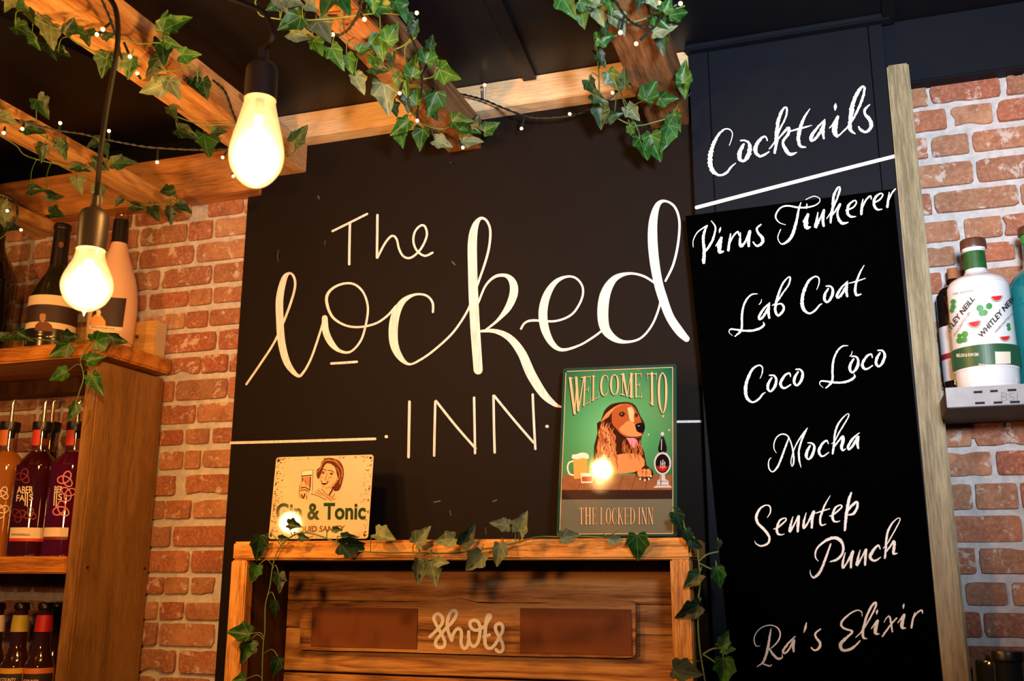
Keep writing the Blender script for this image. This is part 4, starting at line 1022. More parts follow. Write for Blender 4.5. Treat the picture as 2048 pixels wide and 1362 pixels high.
# right shelf bottles
RZ = rz1+0.0006
YG = -0.098
t, ax, pr = bottle('gin_bottle', 'white ceramic gin bottle printed with melon slices and green leaves, brown stopper', 1977, 771, YG,
    [(775, 57), (768, 58), (744, 58.5), (744, 58.5), (742, 60), (700, 60), (700, 60), (698, 59), (590, 57.5), (574, 56), (564, 50), (557, 38), (552, 26), (545, 21), (540, 20), (504, 19), (504, 19), (502, 21.5), (496, 22), (492, 20)], M_WHITE, 'spirit bottles on the right shelf', base_z=RZ)
collar('stopper', ax, [(499, 22.5), (498, 24), (484, 23.5), (481, 22)], M_CORKWOOD, t)
collar('neck_band', ax, [(541, 20.2), (520, 19.8), (506, 19.4)], plain('green_patterned_neck_band', (30, 82, 36), 0.5, var=0.6, vscale=180), t, ex=0.0005)
rg = 60/scale_at(Vector((ax.x, ax.y, z_of(ax, 660))))
curved(ax, 701, 741, rg, M_GREENB, t, -1.5, 1.5, 'band_label', 0.0016)
zq = zoomer(1840, 440, 3.096); cg = cyl(ax, rg, 0.0012)
def bold(a): return plain(*a)
put('lettering', text_bm('WHITLEY NEILL', [zq(358, 708), zq(585, 450), zq(603, 480), zq(382, 732)], cg, 0.02), M_INK, t, 'slanted black maker lettering')
put('lettering', text_bm('WHITLEY NEILL', [zq(100, 745), zq(320, 465), zq(342, 490), zq(125, 770)], cg, 0.02), M_INK, t, 'slanted black maker lettering')
for q in ([zq(462, 688), zq(580, 560), zq(588, 572), zq(470, 698)], [zq(205, 712), zq(300, 565), zq(312, 578), zq(215, 722)]):
    put('lettering', text_bm('HANDCRAFTED GIN', q, cg), plain('grey_fine_print', (130, 126, 130), 0.6), t)
put('lettering', text_bm('GIN  EDITION', [zq(200, 452), zq(330, 430), zq(331, 440), zq(202, 463)], cg), plain('grey_fine_print', (130, 126, 130), 0.6), t)
def disc(cx, cy, rx, ry=None, n=16, a0=0, a1=math.tau): ry = ry or rx; return [(cx+rx*math.cos(a0+(a1-a0)*k/n), cy+ry*math.sin(a0+(a1-a0)*k/n)) for k in range(n if a1-a0 > 6.2 else n+1)]
for cx, cy_, s, an in ((475, 478, 38, -.1), (337, 636, 44, -.22), (527, 728, 34, -.1)):
    def wedge(k, e, m):
        cpoly('melon_slice', [(cx+s*k*math.cos(a)*1.0, cy_-8+s*k*math.sin(a)*0.9) for a in [an+math.pi*i/10 for i in range(11)]], zq, ax, rg, m, t, e)
    wedge(1.0, 0.0010, M_GREENL); wedge(0.93, 0.0012, M_WHITE); wedge(0.85, 0.0014, M_MELON)
for cx, cy_, r in ((372, 545, 22), (400, 572, 19), (428, 532, 20), (384, 575, 20), (206, 505, 16), (205, 535, 16), (196, 560, 14), (245, 745, 20), (278, 706, 20), (245, 716, 14), (275, 740, 18), (548, 650, 13), (552, 672, 12)):
    cpoly('printed_leaf', disc(cx, cy_, r, r*0.95), zq, ax, rg, M_GREENL, t, 0.0011)
lb = cpoly('back_label', [(464, 815), (560, 815), (562, 888), (468, 893)], zq, ax, rg, M_PALE, t, 0.0021)
put('lettering', text_bm('MELON & KIWI GIN', [zq(225, 828), zq(362, 822), zq(362, 842), zq(226, 850)], cyl(ax, rg, 0.0022), 0.02), M_PALE, t)
put('lettering', text_bm('70cl e', [zq(362, 890), zq(408, 888), zq(408, 904), zq(362, 906)], cyl(ax, rg, 0.0022), 0.02), M_PALE, t)
t, ax, pr = bottle('gin_bottle', 'teal glass gin bottle cut off by the right edge of the photo', 2100, 770, -0.080,
    [(775, 56), (768, 58), (600, 57), (576, 55), (560, 48), (548, 38), (540, 28), (528, 21), (470, 19)], M_TEAL, 'spirit bottles on the right shelf', base_z=RZ)
collar('stopper', ax, [(471, 22), (469, 24), (457, 23), (455, 21)], M_CORKWOOD, t)
collar('neck_band', ax, [(488, 20), (472, 20)], M_GREENL, t, ex=0.0004)
t, ax, pr = bottle('spirit_bottle', 'dark spirit bottle with a pale label hidden behind the white gin bottle', 1929, 770, -0.034,
    [(775, 34), (768, 36), (610, 36), (590, 33), (578, 26), (572, 16), (560, 14)], M_BLACKG, 'spirit bottles on the right shelf', base_z=RZ)
collar('cork', ax, [(561, 9), (558, 10.5), (538, 10)], plain('tan_cork', (150, 96, 58), 0.8), t)
r_ = 36.8/scale_at(Vector((ax.x, ax.y, z_of(ax, 700))))
l_ = curved(ax, 656, 764, r_, plain('grey_white_label', (190, 196, 208), 0.6), t, -1.45, 0.6); curved(ax, 710, 721, r_, M_MAROON, l_, -1.45, 0.6, 'label_stripe', 0.001)
# bottles low on the right, only their tops in view
lowz = PY(2000, 1500, -0.09).z
ls = tag(obj('wall_shelf', box_bm(rx0+0.02, 0.75, RF, -0.008, lowz-0.02, lowz, 0.001), dark_wood), 'lower dark timber wall shelf just below the bottom right corner', 'shelf')
t, ax, pr = bottle('stout_bottle', 'wide dark olive bottle top in the bottom right corner, nearest the batten', 2012, 1500, -0.07,
    [(1540, 46), (1500, 48), (1350, 46), (1322, 45), (1319, 43)], M_DKOLIVE, 'dark bottles low on the right', base_z=lowz+0.0006)
collar('cap', ax, [(1320, 18), (1316, 20), (1310, 20), (1309, 18)], M_CAPSULE, t)
t, ax, pr = bottle('stout_bottle', 'black-capped dark bottle at the bottom right corner of the photo', 2036, 1500, -0.125,
    [(1540, 30), (1500, 34), (1400, 33), (1370, 29), (1322, 28)], M_DKOLIVE, 'dark bottles low on the right', base_z=lowz+0.0006)
collar('cap', ax, [(1323, 28), (1320, 31), (1303, 30), (1301, 27)], M_CAPSULE, t)

# ================================================================== METAL SIGNS ON THE CABINET
class Sheet:
    """a leaning flat sheet: px -> point on it, lifted by a layer height"""
    def __init__(s, bl_, br, tl_xy, yb, yt, yr=None):
        s.a = PY(*bl_, yb); s.b = PY(*br, yb if yr is None else yr); s.c = PY(*tl_xy, yt)
        s.n = (s.b-s.a).cross(s.c-s.a).normalized()
        if s.n.dot(CAM-s.a) < 0: s.n = -s.n
    def at(s, px, py, h=0.0): return onp(px, py, s.a+s.n*h, s.n)
    def to3(s, zm, h): return lambda x, y: s.at(*zm(x, y), h)
def sheet_poly(sh_, pts, zm, h, name, mat, parent, smooth_pts=0):
    if smooth_pts: pts = crom([tuple(p) for p in pts+[pts[0]]], smooth_pts)[:-1]
    return put(name, poly_bm([sh_.at(*zm(x, y), h) for x, y in pts]), mat, parent)
def sheet_strokes(sh_, strokes, zm, h, name, mat, parent, jit=0.0, n=5):
    bm = bmesh.new()
    for i, s in enumerate(strokes): ribbon(bm, s, sh_.to3(zm, h+0.000008*i), jit, n=n, seed=i)
    return put(name, bm, mat, parent)
ink = {}
def flat(name, rgb, rough=0.045):
    return plain(name, rgb, rough, spec=0.5)
# ---- Gin & Tonic
zg = zoomer(500, 880, 5.923)
gs = Sheet(zg(222, 1168), zg(1400, 1163), zg(312, 205), -0.110, -0.080)
shb = ctz+0.0008
cor = [gs.at(*zg(312, 205)), gs.at(*zg(1466, 172)), gs.at(*zg(1398, 1168)), gs.at(*zg(218, 1172))]
M_CREAM = flat('cream_enamel', (206, 200, 172), 0.035)
gt, _ = quad_plate('tin_sign', cor, M_CREAM, 0.0007, rnd=0.005)
tag(gt, 'small cream rusty-edged tin sign with a laughing woman raising a glass', 'sign')
low = min((gt.matrix_basis @ v.co).z for v in gt.data.vertices)
M_RUST = flat('rust', (124, 62, 30), 0.7); M_DKGREEN = flat('dark_green_print', (44, 72, 44)); M_BRPRINT = flat('brown_print', (112, 72, 38))
put('lettering', text_bm('Gin & Tonic', [zg(312, 748), zg(1372, 738), zg(1368, 944), zg(308, 950)], gs.to3(zoomer(0, 0, 1), 0.0003), 0.03), M_DKGREEN, gt, 'bold dark green words Gin & Tonic')
put('lettering', text_bm('LIQUID SANITY', [zg(512, 1022), zg(1128, 1012), zg(1110, 1098), zg(512, 1106)], gs.to3(zoomer(0, 0, 1), 0.0003), 0.02), M_BRPRINT, gt, 'brown words LIQUID SANITY')
rng = random.Random(5); bm = bmesh.new()
def speck(bm, sh_, zm, cx, cy, r, h):
    n = rng.randint(5, 7); a0 = rng.random()*6
    vs = [bm.verts.new(sh_.at(*zm(cx+r*rng.uniform(.5, 1.2)*math.cos(a0+k*math.tau/n), cy+r*rng.uniform(.35, 1.1)*math.sin(a0+k*math.tau/n)), h)) for k in range(n)]
    bm.faces.new(vs)
for k in range(300):
    side = rng.choice('lllltrrb'); d_ = abs(rng.gauss(0, 1))*(46 if side != 't' else 16)+3
    u = rng.random(); r = rng.uniform(4, 10)*(2.1 if d_ < 16 else 1)
    r = min(r, d_)
    if side == 'l': x, y = 312+(222-312)*u+d_+r, 215+940*u
    elif side == 'r': x, y = 1462+(1398-1462)*u-d_-r, 190+960*u
    elif side == 't': x, y = 330+1110*u, 205-32*u+d_+r
    else: x, y = 240+1140*u, 1162-abs(rng.gauss(0, 6))-r
    speck(bm, gs, zg, x, y, r, 0.0002)
facing(bm); ru = obj('rust_spots', bm, M_RUST, gt); ru['kind'] = 'stuff'
for i, (x, y) in enumerate(((338, 245), (1427, 212), (1356, 1127), (246, 1132))): sheet_poly(gs, disc(x, y, 13, 14), zg, 0.00035, 'nail_hole', M_HOLE, gt)
M_HAIR = flat('printed_brown_hair', (96, 54, 34)); M_SKIN = flat('printed_skin', (232, 186, 150)); M_LINE = flat('printed_dark_line', (58, 32, 24)); M_HAIRL = flat('printed_hair_light', (190, 130, 92)); M_SHADE = flat('printed_skin_shade', (204, 138, 100)); M_TEETH = flat('printed_white', (244, 232, 214))
pic = sheet_poly(gs, [(792, 350), (830, 318), (850, 258), (905, 214), (985, 218), (1060, 250), (1102, 320), (1112, 400), (1100, 470), (1075, 560), (1045, 602), (985, 600), (960, 560), (900, 470), (830, 455), (800, 455), (788, 410)], zg, 0.0003, 'printed_figure', M_HAIR, gt, 3)
sheet_poly(gs, [(868, 330), (905, 280), (960, 285), (1010, 330), (1026, 400), (1040, 470), (1000, 540), (955, 590), (880, 578), (835, 530), (820, 465), (845, 400)], zg, 0.0004, 'face', M_SKIN, gt, 3)
sheet_poly(gs, [(806, 572), (850, 570), (940, 590), (985, 540), (990, 610), (1000, 640), (1018, 705), (965, 722), (880, 700), (800, 668), (715, 642), (770, 612)], zg, 0.00035, 'scarf', M_SKIN, gt, 2)
sheet_strokes(gs, [W([(840, 300), (880, 250), (940, 232)], 12), W([(935, 240), (1000, 250), (1050, 300)], 12), W([(1060, 300), (1092, 370), (1085, 440)], 14), W([(1030, 330), (1060, 400), (1050, 470)], 10), W([(800, 380), (830, 340), (850, 300)], 10), W([(1060, 520), (1080, 460)], 10), W([(1000, 230), (1060, 280)], 8)], zg, 0.00045, 'hair_highlight', M_HAIRL, gt)
sheet_strokes(gs, [W([(862, 352), (875, 346), (893, 352), (905, 366)], 9), W([(925, 360), (960, 362), (990, 382)], 9), W([(915, 390), (900, 440), (885, 465), (905, 470)], 5), W([(848, 385), (868, 372), (888, 386)], 7), W([(940, 402), (965, 388), (985, 404)], 7), W([(830, 470), (860, 495), (900, 496), (940, 490)], 5),
    W([(1030, 470), (1010, 520), (960, 575)], 6), W([(940, 650), (970, 600), (985, 560)], 16), W([(800, 590), (860, 640), (930, 690), (970, 720)], 6), W([(850, 580), (900, 640), (965, 680)], 6), W([(720, 640), (790, 655), (900, 710)], 6), W([(775, 612), (850, 655)], 5), W([(1005, 640), (970, 690), (1010, 700)], 5), W([(850, 545), (875, 555)], 4)], zg, 0.0005, 'ink_line', M_LINE, gt)
sheet_poly(gs, disc(866, 392, 12, 11), zg, 0.0005, 'eye', M_LINE, gt); sheet_poly(gs, disc(964, 405, 12, 11), zg, 0.0005, 'eye', M_LINE, gt)
sheet_poly(gs, [(842, 488), (890, 492), (930, 486), (915, 520), (880, 534), (852, 522)], zg, 0.00048, 'mouth', M_LINE, gt)
sheet_poly(gs, [(850, 492), (922, 492), (908, 508), (862, 508)], zg, 0.00055, 'teeth', M_TEETH, gt)
sheet_strokes(gs, [W([(830, 440), (850, 445)], 16), W([(930, 450), (960, 440)], 18), W([(1000, 500), (960, 550), (900, 572)], 12)], zg, 0.00043, 'cheek_shade', M_SHADE, gt)
# glass and hand
sheet_poly(gs, [(612, 380), (640, 362), (745, 350), (738, 600), (690, 620), (610, 560)], zg, 0.0003, 'printed_glass', M_TEETH, gt)
sheet_poly(gs, [(615, 440), (728, 430), (722, 560), (620, 560)], zg, 0.00036, 'printed_drink', M_SHADE, gt)
sheet_poly(gs, [(585, 530), (620, 480), (650, 500), (700, 560), (705, 610), (680, 660), (670, 705), (600, 680), (578, 640)], zg, 0.00042, 'printed_hand', M_SKIN, gt, 2)
sheet_strokes(gs, [W([(612, 380), (610, 560)], 4), W([(745, 352), (735, 605)], 5), W([(612, 380), (640, 364), (745, 352)], 4), W([(615, 428), (730, 418)], 12), W([(716, 440), (708, 600)], 10), W([(625, 450), (622, 490)], 10), W([(605, 570), (650, 560), (700, 590)], 12), W([(600, 600), (650, 590), (690, 612)], 10), W([(590, 540), (582, 640), (600, 690)], 6), W([(610, 650), (630, 690), (650, 640)], 16), W([(650, 480), (668, 540)], 6), W([(672, 655), (672, 705)], 6)], zg, 0.0005, 'ink_line', M_LINE, gt)

# ---- green welcome sign
zd = zoomer(1090, 710, 3.584)
ws = Sheet(zd(85, 1300), zd(945, 1300), zd(130, 100), -0.112, -0.046, -0.136)
cor = [ws.at(*zd(130, 96)), ws.at(*zd(942, 64)), ws.at(*zd(948, 1300)), ws.at(*zd(82, 1302))]
wsn, _ = quad_plate('tin_sign', cor, flat('deep_green_enamel', (34, 70, 62), 0.05), 0.0007, rnd=0.004)
tag(wsn, 'tall green tin sign with a spaniel, beer mug and ale pump', 'sign')
def grad_green():
    t = NT('green_graded_print'); tc = t.new('ShaderNodeTexCoord'); sp = t.new('ShaderNodeSeparateXYZ'); t.link(tc.outputs['Generated'], sp.inputs[0])
    dx = t.math('SUBTRACT', sp.outputs[0], 0.45); dz = t.math('SUBTRACT', sp.outputs[2], 0.42)
    r = t.math('SQRT', t.math('ADD', t.math('MULTIPLY', dx, dx), t.math('MULTIPLY', dz, dz)))
    t.link(t.ramp(r, [(0.0, srgb((112, 196, 140))), (0.35, srgb((76, 150, 98))), (0.75, srgb((34, 92, 66)))]), t.b.inputs['Base Color'])
    t.b.inputs['Roughness'].default_value = 0.05; return t.m
H1, H2, H3, H4, H5, H6 = 0.0002, 0.0003, 0.0004, 0.0005, 0.0006, 0.0007
sheet_poly(ws, [(152, 122), (913, 92), (911, 880), (120, 880)], zd, H1, 'printed_ground', grad_green(), wsn)
M_TAB = plain('printed_table_top', (140, 92, 60), 0.05, var=0.3, vscale=90); M_TABF = flat('printed_table_edge', (52, 36, 32)); M_GREYP = flat('printed_grey_green', (104, 108, 96)); M_GOLD = flat('printed_gold', (216, 184, 138)); M_SHADOW = flat('printed_letter_shadow', (36, 40, 32))
sheet_poly(ws, [(132, 862), (908, 858), (908, 968), (122, 972)], zd, H2, 'printed_table', M_TAB, wsn)
sheet_strokes(ws, [W([(200+90*k+(k-4)*0, 866), (130+98*k, 966)], 2.5) for k in range(1, 8)], zd, 0.00033, 'printed_plank_line', M_TABF, wsn, n=2)
sheet_poly(ws, [(122, 968), (908, 966), (908, 1032), (124, 1036)], zd, H2, 'printed_table_edge', M_TABF, wsn)
sheet_poly(ws, [(108, 1036), (913, 1032), (915, 1278), (106, 1282)], zd, H1, 'printed_ground', M_GREYP, wsn)
sheet_strokes(ws, [W([(150, 118), (915, 88)], 5), W([(915, 88), (917, 1280)], 5), W([(917, 1280), (105, 1284)], 5), W([(105, 1284), (150, 118)], 5)], zd, H3, 'printed_border', M_GOLD, wsn, n=2)
SER = {  # slab-serif strokes in a unit box (x, y down, width)
 'W': [[(.05, 0, .16), (.3, 1, .16)], [(.3, 1, .07), (.5, .1, .07)], [(.45, 0, .16), (.72, 1, .16)], [(.72, 1, .07), (.95, 0, .07)], [(0, .01, .05), (.2, .01, .05)], [(.8, .01, .05), (1, .01, .05)]],
 'E': [[(.2, 0, .2), (.2, 1, .2)], [(.1, .02, .05), (.9, .02, .05)], [(.1, .98, .05), (.95, .98, .05)], [(.25, .48, .05), (.7, .48, .05)], [(.9, 0, .07), (.9, .2, .03)], [(.95, 1, .07), (.95, .78, .03)], [(.7, .4, .06), (.7, .56, .06)]],
 'L': [[(.25, 0, .2), (.25, 1, .2)], [(.05, .02, .05), (.5, .02, .05)], [(.05, .98, .05), (.95, .98, .05)], [(.95, 1, .08), (.95, .72, .03)]],
 'C': [[(.9, .3, .05), (.85, .1, .08), (.55, .01, .07), (.25, .15, .18), (.12, .5, .22), (.25, .85, .18), (.55, .99, .07), (.85, .88, .07), (.95, .7, .04)]],
 'O': [[(.5, .0, .07), (.2, .15, .16), (.1, .5, .22), (.2, .85, .16), (.5, 1, .07), (.8, .85, .16), (.9, .5, .22), (.8, .15, .16), (.5, 0, .07)]],
 'M': [[(.15, 0, .06), (.15, 1, .06)], [(.2, 0, .18), (.5, 1, .12)], [(.5, 1, .05), (.82, 0, .06)], [(.85, 0, .18), (.85, 1, .18)], [(0, .98, .05), (.3, .98, .05)], [(.7, .98, .05), (1, .98, .05)], [(0, .02, .05), (.25, .02, .05)], [(.8, .02, .05), (1, .02, .05)]],
 'T': [[(.5, 0, .22), (.5, 1, .22)], [(.02, .03, .06), (.98, .03, .06)], [(.03, 0, .06), (.03, .22, .03)], [(.97, 0, .06), (.97, .22, .03)], [(.25, .98, .05), (.75, .98, .05)]],
 'H': [[(.2, 0, .2), (.2, 1, .2)], [(.8, 0, .2), (.8, 1, .2)], [(.2, .48, .06), (.8, .48, .06)], [(.02, .02, .05), (.38, .02, .05)], [(.62, .02, .05), (.98, .02, .05)], [(.02, .98, .05), (.38, .98, .05)], [(.62, .98, .05), (.98, .98, .05)]],
 'K': [[(.2, 0, .2), (.2, 1, .2)], [(.9, .02, .06), (.3, .55, .06)], [(.42, .4, .14), (.85, 1, .18)], [(.02, .02, .05), (.38, .02, .05)], [(.02, .98, .05), (.38, .98, .05)], [(.7, .02, .05), (1, .02, .05)]],
 'D': [[(.2, 0, .2), (.2, 1, .2)], [(.05, .02, .05), (.5, .02, .06), (.82, .2, .16), (.9, .5, .22), (.82, .8, .16), (.5, .98, .06), (.05, .98, .05)]],
 'I': [[(.5, 0, .45), (.5, 1, .45)], [(.1, .02, .05), (.9, .02, .05)], [(.1, .98, .05), (.9, .98, .05)]],
 'N': [[(.15, 0, .07), (.15, 1, .07)], [(.15, 0, .2), (.85, 1, .2)], [(.85, 0, .07), (.85, 1, .07)], [(0, .02, .05), (.25, .02, .05)], [(.7, .02, .05), (1, .02, .05)], [(0, .98, .05), (.3, .98, .05)]]}
def serif(word_quads, sh_, zm, h, mat, parent, name, off=(0, 0)):
    bm = bmesh.new(); i = 0
    for ch, q in word_quads:
        f = quadmap(q); wdt = math.dist(q[0], q[1])
        for s in SER[ch]:
            hor = abs(s[0][1]-s[-1][1]) < .01 and len(s) == 2
            pts = [(*f(x, 1-y), ww*(wdt*1.0 if not hor else wdt*1.3)) for x, y, ww in s]
            pts = [(a+off[0], b+off[1], c) for a, b, c in pts]
            ribbon(bm, pts, sh_.to3(zm, h+0.000004*i), n=5); i += 1
    return put(name, bm, mat, parent)
wl = [('W', [(174, 166), (284, 158), (256, 384), (194, 434)]), ('E', [(276, 157), (330, 152), (326, 338), (266, 368)]), ('L', [(334, 150), (388, 148), (388, 304), (330, 332)]), ('C', [(394, 146), (458, 142), (456, 284), (394, 304)]),
      ('O', [(466, 140), (530, 138), (530, 284), (466, 286)]), ('M', [(542, 138), (632, 134), (632, 304), (542, 284)]), ('E', [(640, 134), (694, 130), (696, 306), (642, 300)]), ('T', [(732, 130), (800, 128), (798, 372), (738, 338)]), ('O', [(806, 126), (880, 124), (872, 428), (812, 400)])]
serif(wl, ws, zd, H3, M_SHADOW, wsn, 'letter_shadow', (-6, 7))
serif(wl, ws, zd, H5, M_GOLD, wsn, 'lettering')['label'] = 'arched gold serif words WELCOME TO'
x = 242; q = []
for ch, wd_ in (('T', 42), ('H', 50), ('E', 40), (' ', 14), ('L', 40), ('O', 42), ('C', 40), ('K', 46), ('E', 38), ('D', 42), (' ', 14), ('I', 22), ('N', 46), ('N', 44)):
    if ch != ' ': q.append((ch, [(x, 1096), (x+wd_-5, 1096), (x+wd_-5, 1212), (x, 1213)]))
    x += wd_+1.5
serif(q, ws, zd, H3, M_TABF, wsn, 'letter_shadow', (-4, 4))
serif(q, ws, zd, H5, M_GOLD, wsn, 'lettering')['label'] = 'gold serif words THE LOCKED INN'
# spaniel
M_DOGD = flat('printed_dog_shadow', (58, 28, 16)); M_DOG = flat('printed_dog_red', (168, 88, 46)); M_DOGL = flat('printed_dog_gold', (214, 142, 88)); M_DOGP = flat('printed_dog_cream', (240, 190, 140)); M_BLK = flat('printed_black', (20, 18, 20)); M_TNG = flat('printed_tongue', (226, 140, 160))
sheet_poly(ws, [(335, 800), (348, 740), (352, 650), (376, 560), (372, 490), (400, 470), (425, 400), (470, 356), (530, 340), (600, 338), (650, 365), (685, 440), (714, 490), (712, 545), (692, 590), (688, 650), (712, 700), (728, 790), (770, 826), (772, 880), (700, 902), (655, 870), (640, 848), (500, 852), (400, 852), (305, 846)], zd, H2, 'printed_spaniel', M_DOGD, wsn, 2)
sheet_poly(ws, [(420, 770), (500, 720), (600, 705), (690, 720), (715, 790), (640, 840), (520, 850), (440, 848)], zd, 0.00034, 'printed_chest', M_DOGL, wsn, 2)
sheet_poly(ws, [(478, 420), (500, 370), (560, 348), (620, 356), (655, 400), (682, 450), (690, 492), (655, 520), (664, 552), (696, 560), (690, 588), (640, 596), (590, 590), (545, 568), (505, 520), (480, 490)], zd, 0.00034, 'printed_face', M_DOG, wsn, 2)
sheet_poly(ws, [(560, 500), (600, 470), (650, 500), (655, 545), (690, 565), (680, 582), (620, 585), (560, 565), (530, 530)], zd, 0.00038, 'printed_muzzle', M_DOGL, wsn, 2)
sheet_poly(ws, [(590, 380), (620, 372), (640, 410), (634, 440), (640, 480), (610, 470), (600, 430)], zd, 0.00038, 'printed_blaze', M_DOGP, wsn, 2)
rng = random.Random(11)
def strands(n, fx, mat, h, wd_, name):
    L = []
    for k in range(n): L.append(fx(rng.random(), rng.random(), wd_))
    sheet_strokes(ws, L, zd, h, name, mat, wsn, n=4)
def ear(u, v, wd_):
    x = 400+u*105+v*12; y = 470+v*250; x -= v*40*(1-u)
    return [(x, y, 1), (x-10-8*u, y+32, wd_), (x+6*math.sin(v*9), y+66, wd_), (x-12+14*u, y+100, 1)]
strands(46, ear, M_DOG, 0.00040, 9, 'fur_strand'); strands(46, ear, M_DOGL, 0.00046, 6, 'fur_strand'); strands(24, ear, M_DOGP, 0.00050, 3, 'fur_strand')
def neck(u, v, wd_):
    x = 560+u*140; y = 600+v*100
    return [(x, y, 1), (x-6, y+30, wd_), (x+8, y+70, 1)]
strands(26, neck, M_DOG, 0.0004, 7, 'fur_strand'); strands(16, neck, M_DOGL, 0.00045, 4, 'fur_strand')
def crown(u, v, wd_):
    a = 2.2+u*1.6; r0 = 40+v*40
    return [(560+r0*1.6*math.cos(a), 430+r0*math.sin(-a)*-1*-1, 1), (548+(r0+30)*1.5*math.cos(a), 420-(r0+20)*math.sin(a)*.9, wd_), (535+(r0+55)*1.4*math.cos(a+.15), 425-(r0+10)*math.sin(a+.1)*.9, 1)]
sheet_strokes(ws, [W([(400+i*9, 480-i*6), (440+i*10, 420-i*7), (500+i*9, 372-i*3)], 4) for i in range(7)], zd, 0.00042, 'fur_strand', M_DOGL, wsn)
sheet_poly(ws, [(645, 500), (680, 485), (714, 502), (712, 542), (685, 556), (655, 538)], zd, H4, 'printed_nose', M_BLK, wsn, 2)
sheet_poly(ws, disc(672, 508, 10, 5), zd, H6, 'nose_glint', M_GREYP, wsn)
sheet_poly(ws, [(576, 588), (640, 596), (664, 620), (662, 652), (640, 666), (614, 650), (598, 618)], zd, H4, 'printed_tongue', M_TNG, wsn, 2)
sheet_strokes(ws, [W([(535, 572), (580, 590), (640, 590), (692, 584)], 6), W([(528, 428), (550, 408), (578, 424)], 5), W([(640, 425), (655, 415), (664, 430)], 4)], zd, 0.00056, 'ink_line', M_BLK, wsn)
sheet_poly(ws, disc(552, 428, 18, 15), zd, 0.00052, 'printed_eye', M_DOGD, wsn); sheet_poly(ws, disc(548, 423, 4, 3), zd, 0.0006, 'eye_glint', M_DOGP, wsn)
sheet_poly(ws, disc(655, 434, 10, 12), zd, 0.00052, 'printed_eye', M_DOGD, wsn)
for cx in (683, 712, 740): sheet_poly(ws, disc(cx, 845, 22, 30), zd, 0.00046, 'printed_toe', M_DOGL, wsn)
for cx, cy_ in ((682, 888), (715, 896), (745, 888), (760, 868)): sheet_poly(ws, disc(cx, cy_, 6, 8), zd, 0.00055, 'printed_claw', M_TEETH, wsn)
for cx in (330, 360, 390): sheet_poly(ws, disc(cx, 838, 22, 24), zd, 0.00046, 'printed_toe', M_DOGL, wsn)
# beer mug, whisky, pump
M_BEER = flat('printed_beer', (232, 168, 84)); M_FOAM = flat('printed_foam', (248, 238, 220)); M_WHISKY = flat('printed_whisky', (176, 84, 34)); M_SILV = flat('printed_silver', (196, 196, 200)); M_REDP = flat('printed_red', (170, 30, 30))
sheet_strokes(ws, [W([(205, 760), (172, 772), (162, 810), (175, 850), (205, 862)], 11)], zd, 0.0004, 'mug_handle', M_FOAM, wsn)
sheet_poly(ws, [(202, 735), (304, 732), (300, 882), (208, 888)], zd, 0.00045, 'printed_mug', M_BEER, wsn)
sheet_poly(ws, [(192, 740), (196, 715), (225, 712), (250, 702), (285, 700), (312, 715), (310, 745), (270, 738), (235, 748)], zd, 0.0005, 'printed_foam', M_FOAM, wsn, 2)
sheet_poly(ws, [(256, 846), (346, 846), (340, 916), (260, 918)], zd, 0.00052, 'printed_tumbler', M_FOAM, wsn)
sheet_poly(ws, [(262, 872), (338, 870), (334, 906), (266, 908)], zd, 0.00058, 'printed_whisky', M_WHISKY, wsn)
sheet_poly(ws, disc(842, 565, 12, 14), zd, H4, 'pump_knob', M_SILV, wsn)
sheet_poly(ws, [(832, 588), (852, 588), (872, 660), (864, 700), (818, 700), (812, 660)], zd, H4, 'pump_handle', M_BLK, wsn, 2)
sheet_poly(ws, disc(842, 776, 62, 82, 24), zd, H4, 'pump_badge', M_SILV, wsn); sheet_poly(ws, disc(842, 778, 50, 68, 24), zd, 0.00056, 'pump_badge', M_BLK, wsn)
sheet_poly(ws, disc(842, 790, 40, 46, 18, 0.1, math.pi-0.1), zd, 0.0006, 'badge_red', M_REDP, wsn)
sheet_strokes(ws, [W([(830, 760), (830, 810)], 5), W([(845, 752), (845, 812)], 6), W([(858, 764), (858, 808)], 5), W([(828, 782), (862, 778)], 4), W([(836, 604), (834, 680)], 5)], zd, 0.00065, 'badge_mark', M_SILV, wsn)
sheet_poly(ws, [(826, 858), (860, 858), (862, 890), (884, 900), (888, 930), (912, 950), (775, 952), (802, 930), (806, 898), (824, 890)], zd, H4, 'pump_base', M_SILV, wsn)
sheet_strokes(ws, [W([(832, 862), (830, 930)], 5), W([(812, 905), (880, 905)], 3), W([(800, 934), (890, 932)], 3)], zd, 0.00055, 'ink_line', M_BLK, wsn)
for cx, cy_ in ((848, 438), (742, 570), (890, 538)): sheet_poly(ws, disc(cx, cy_, 6, 7), zd, 0.0006, 'hop_fleck', M_GOLD, wsn)
for x, y in ((150, 118), (926, 84), (922, 1286), (100, 1272)): sheet_poly(ws, disc(x, y, 7, 8), zd, 0.00062, 'nail_hole', M_HOLE, wsn)

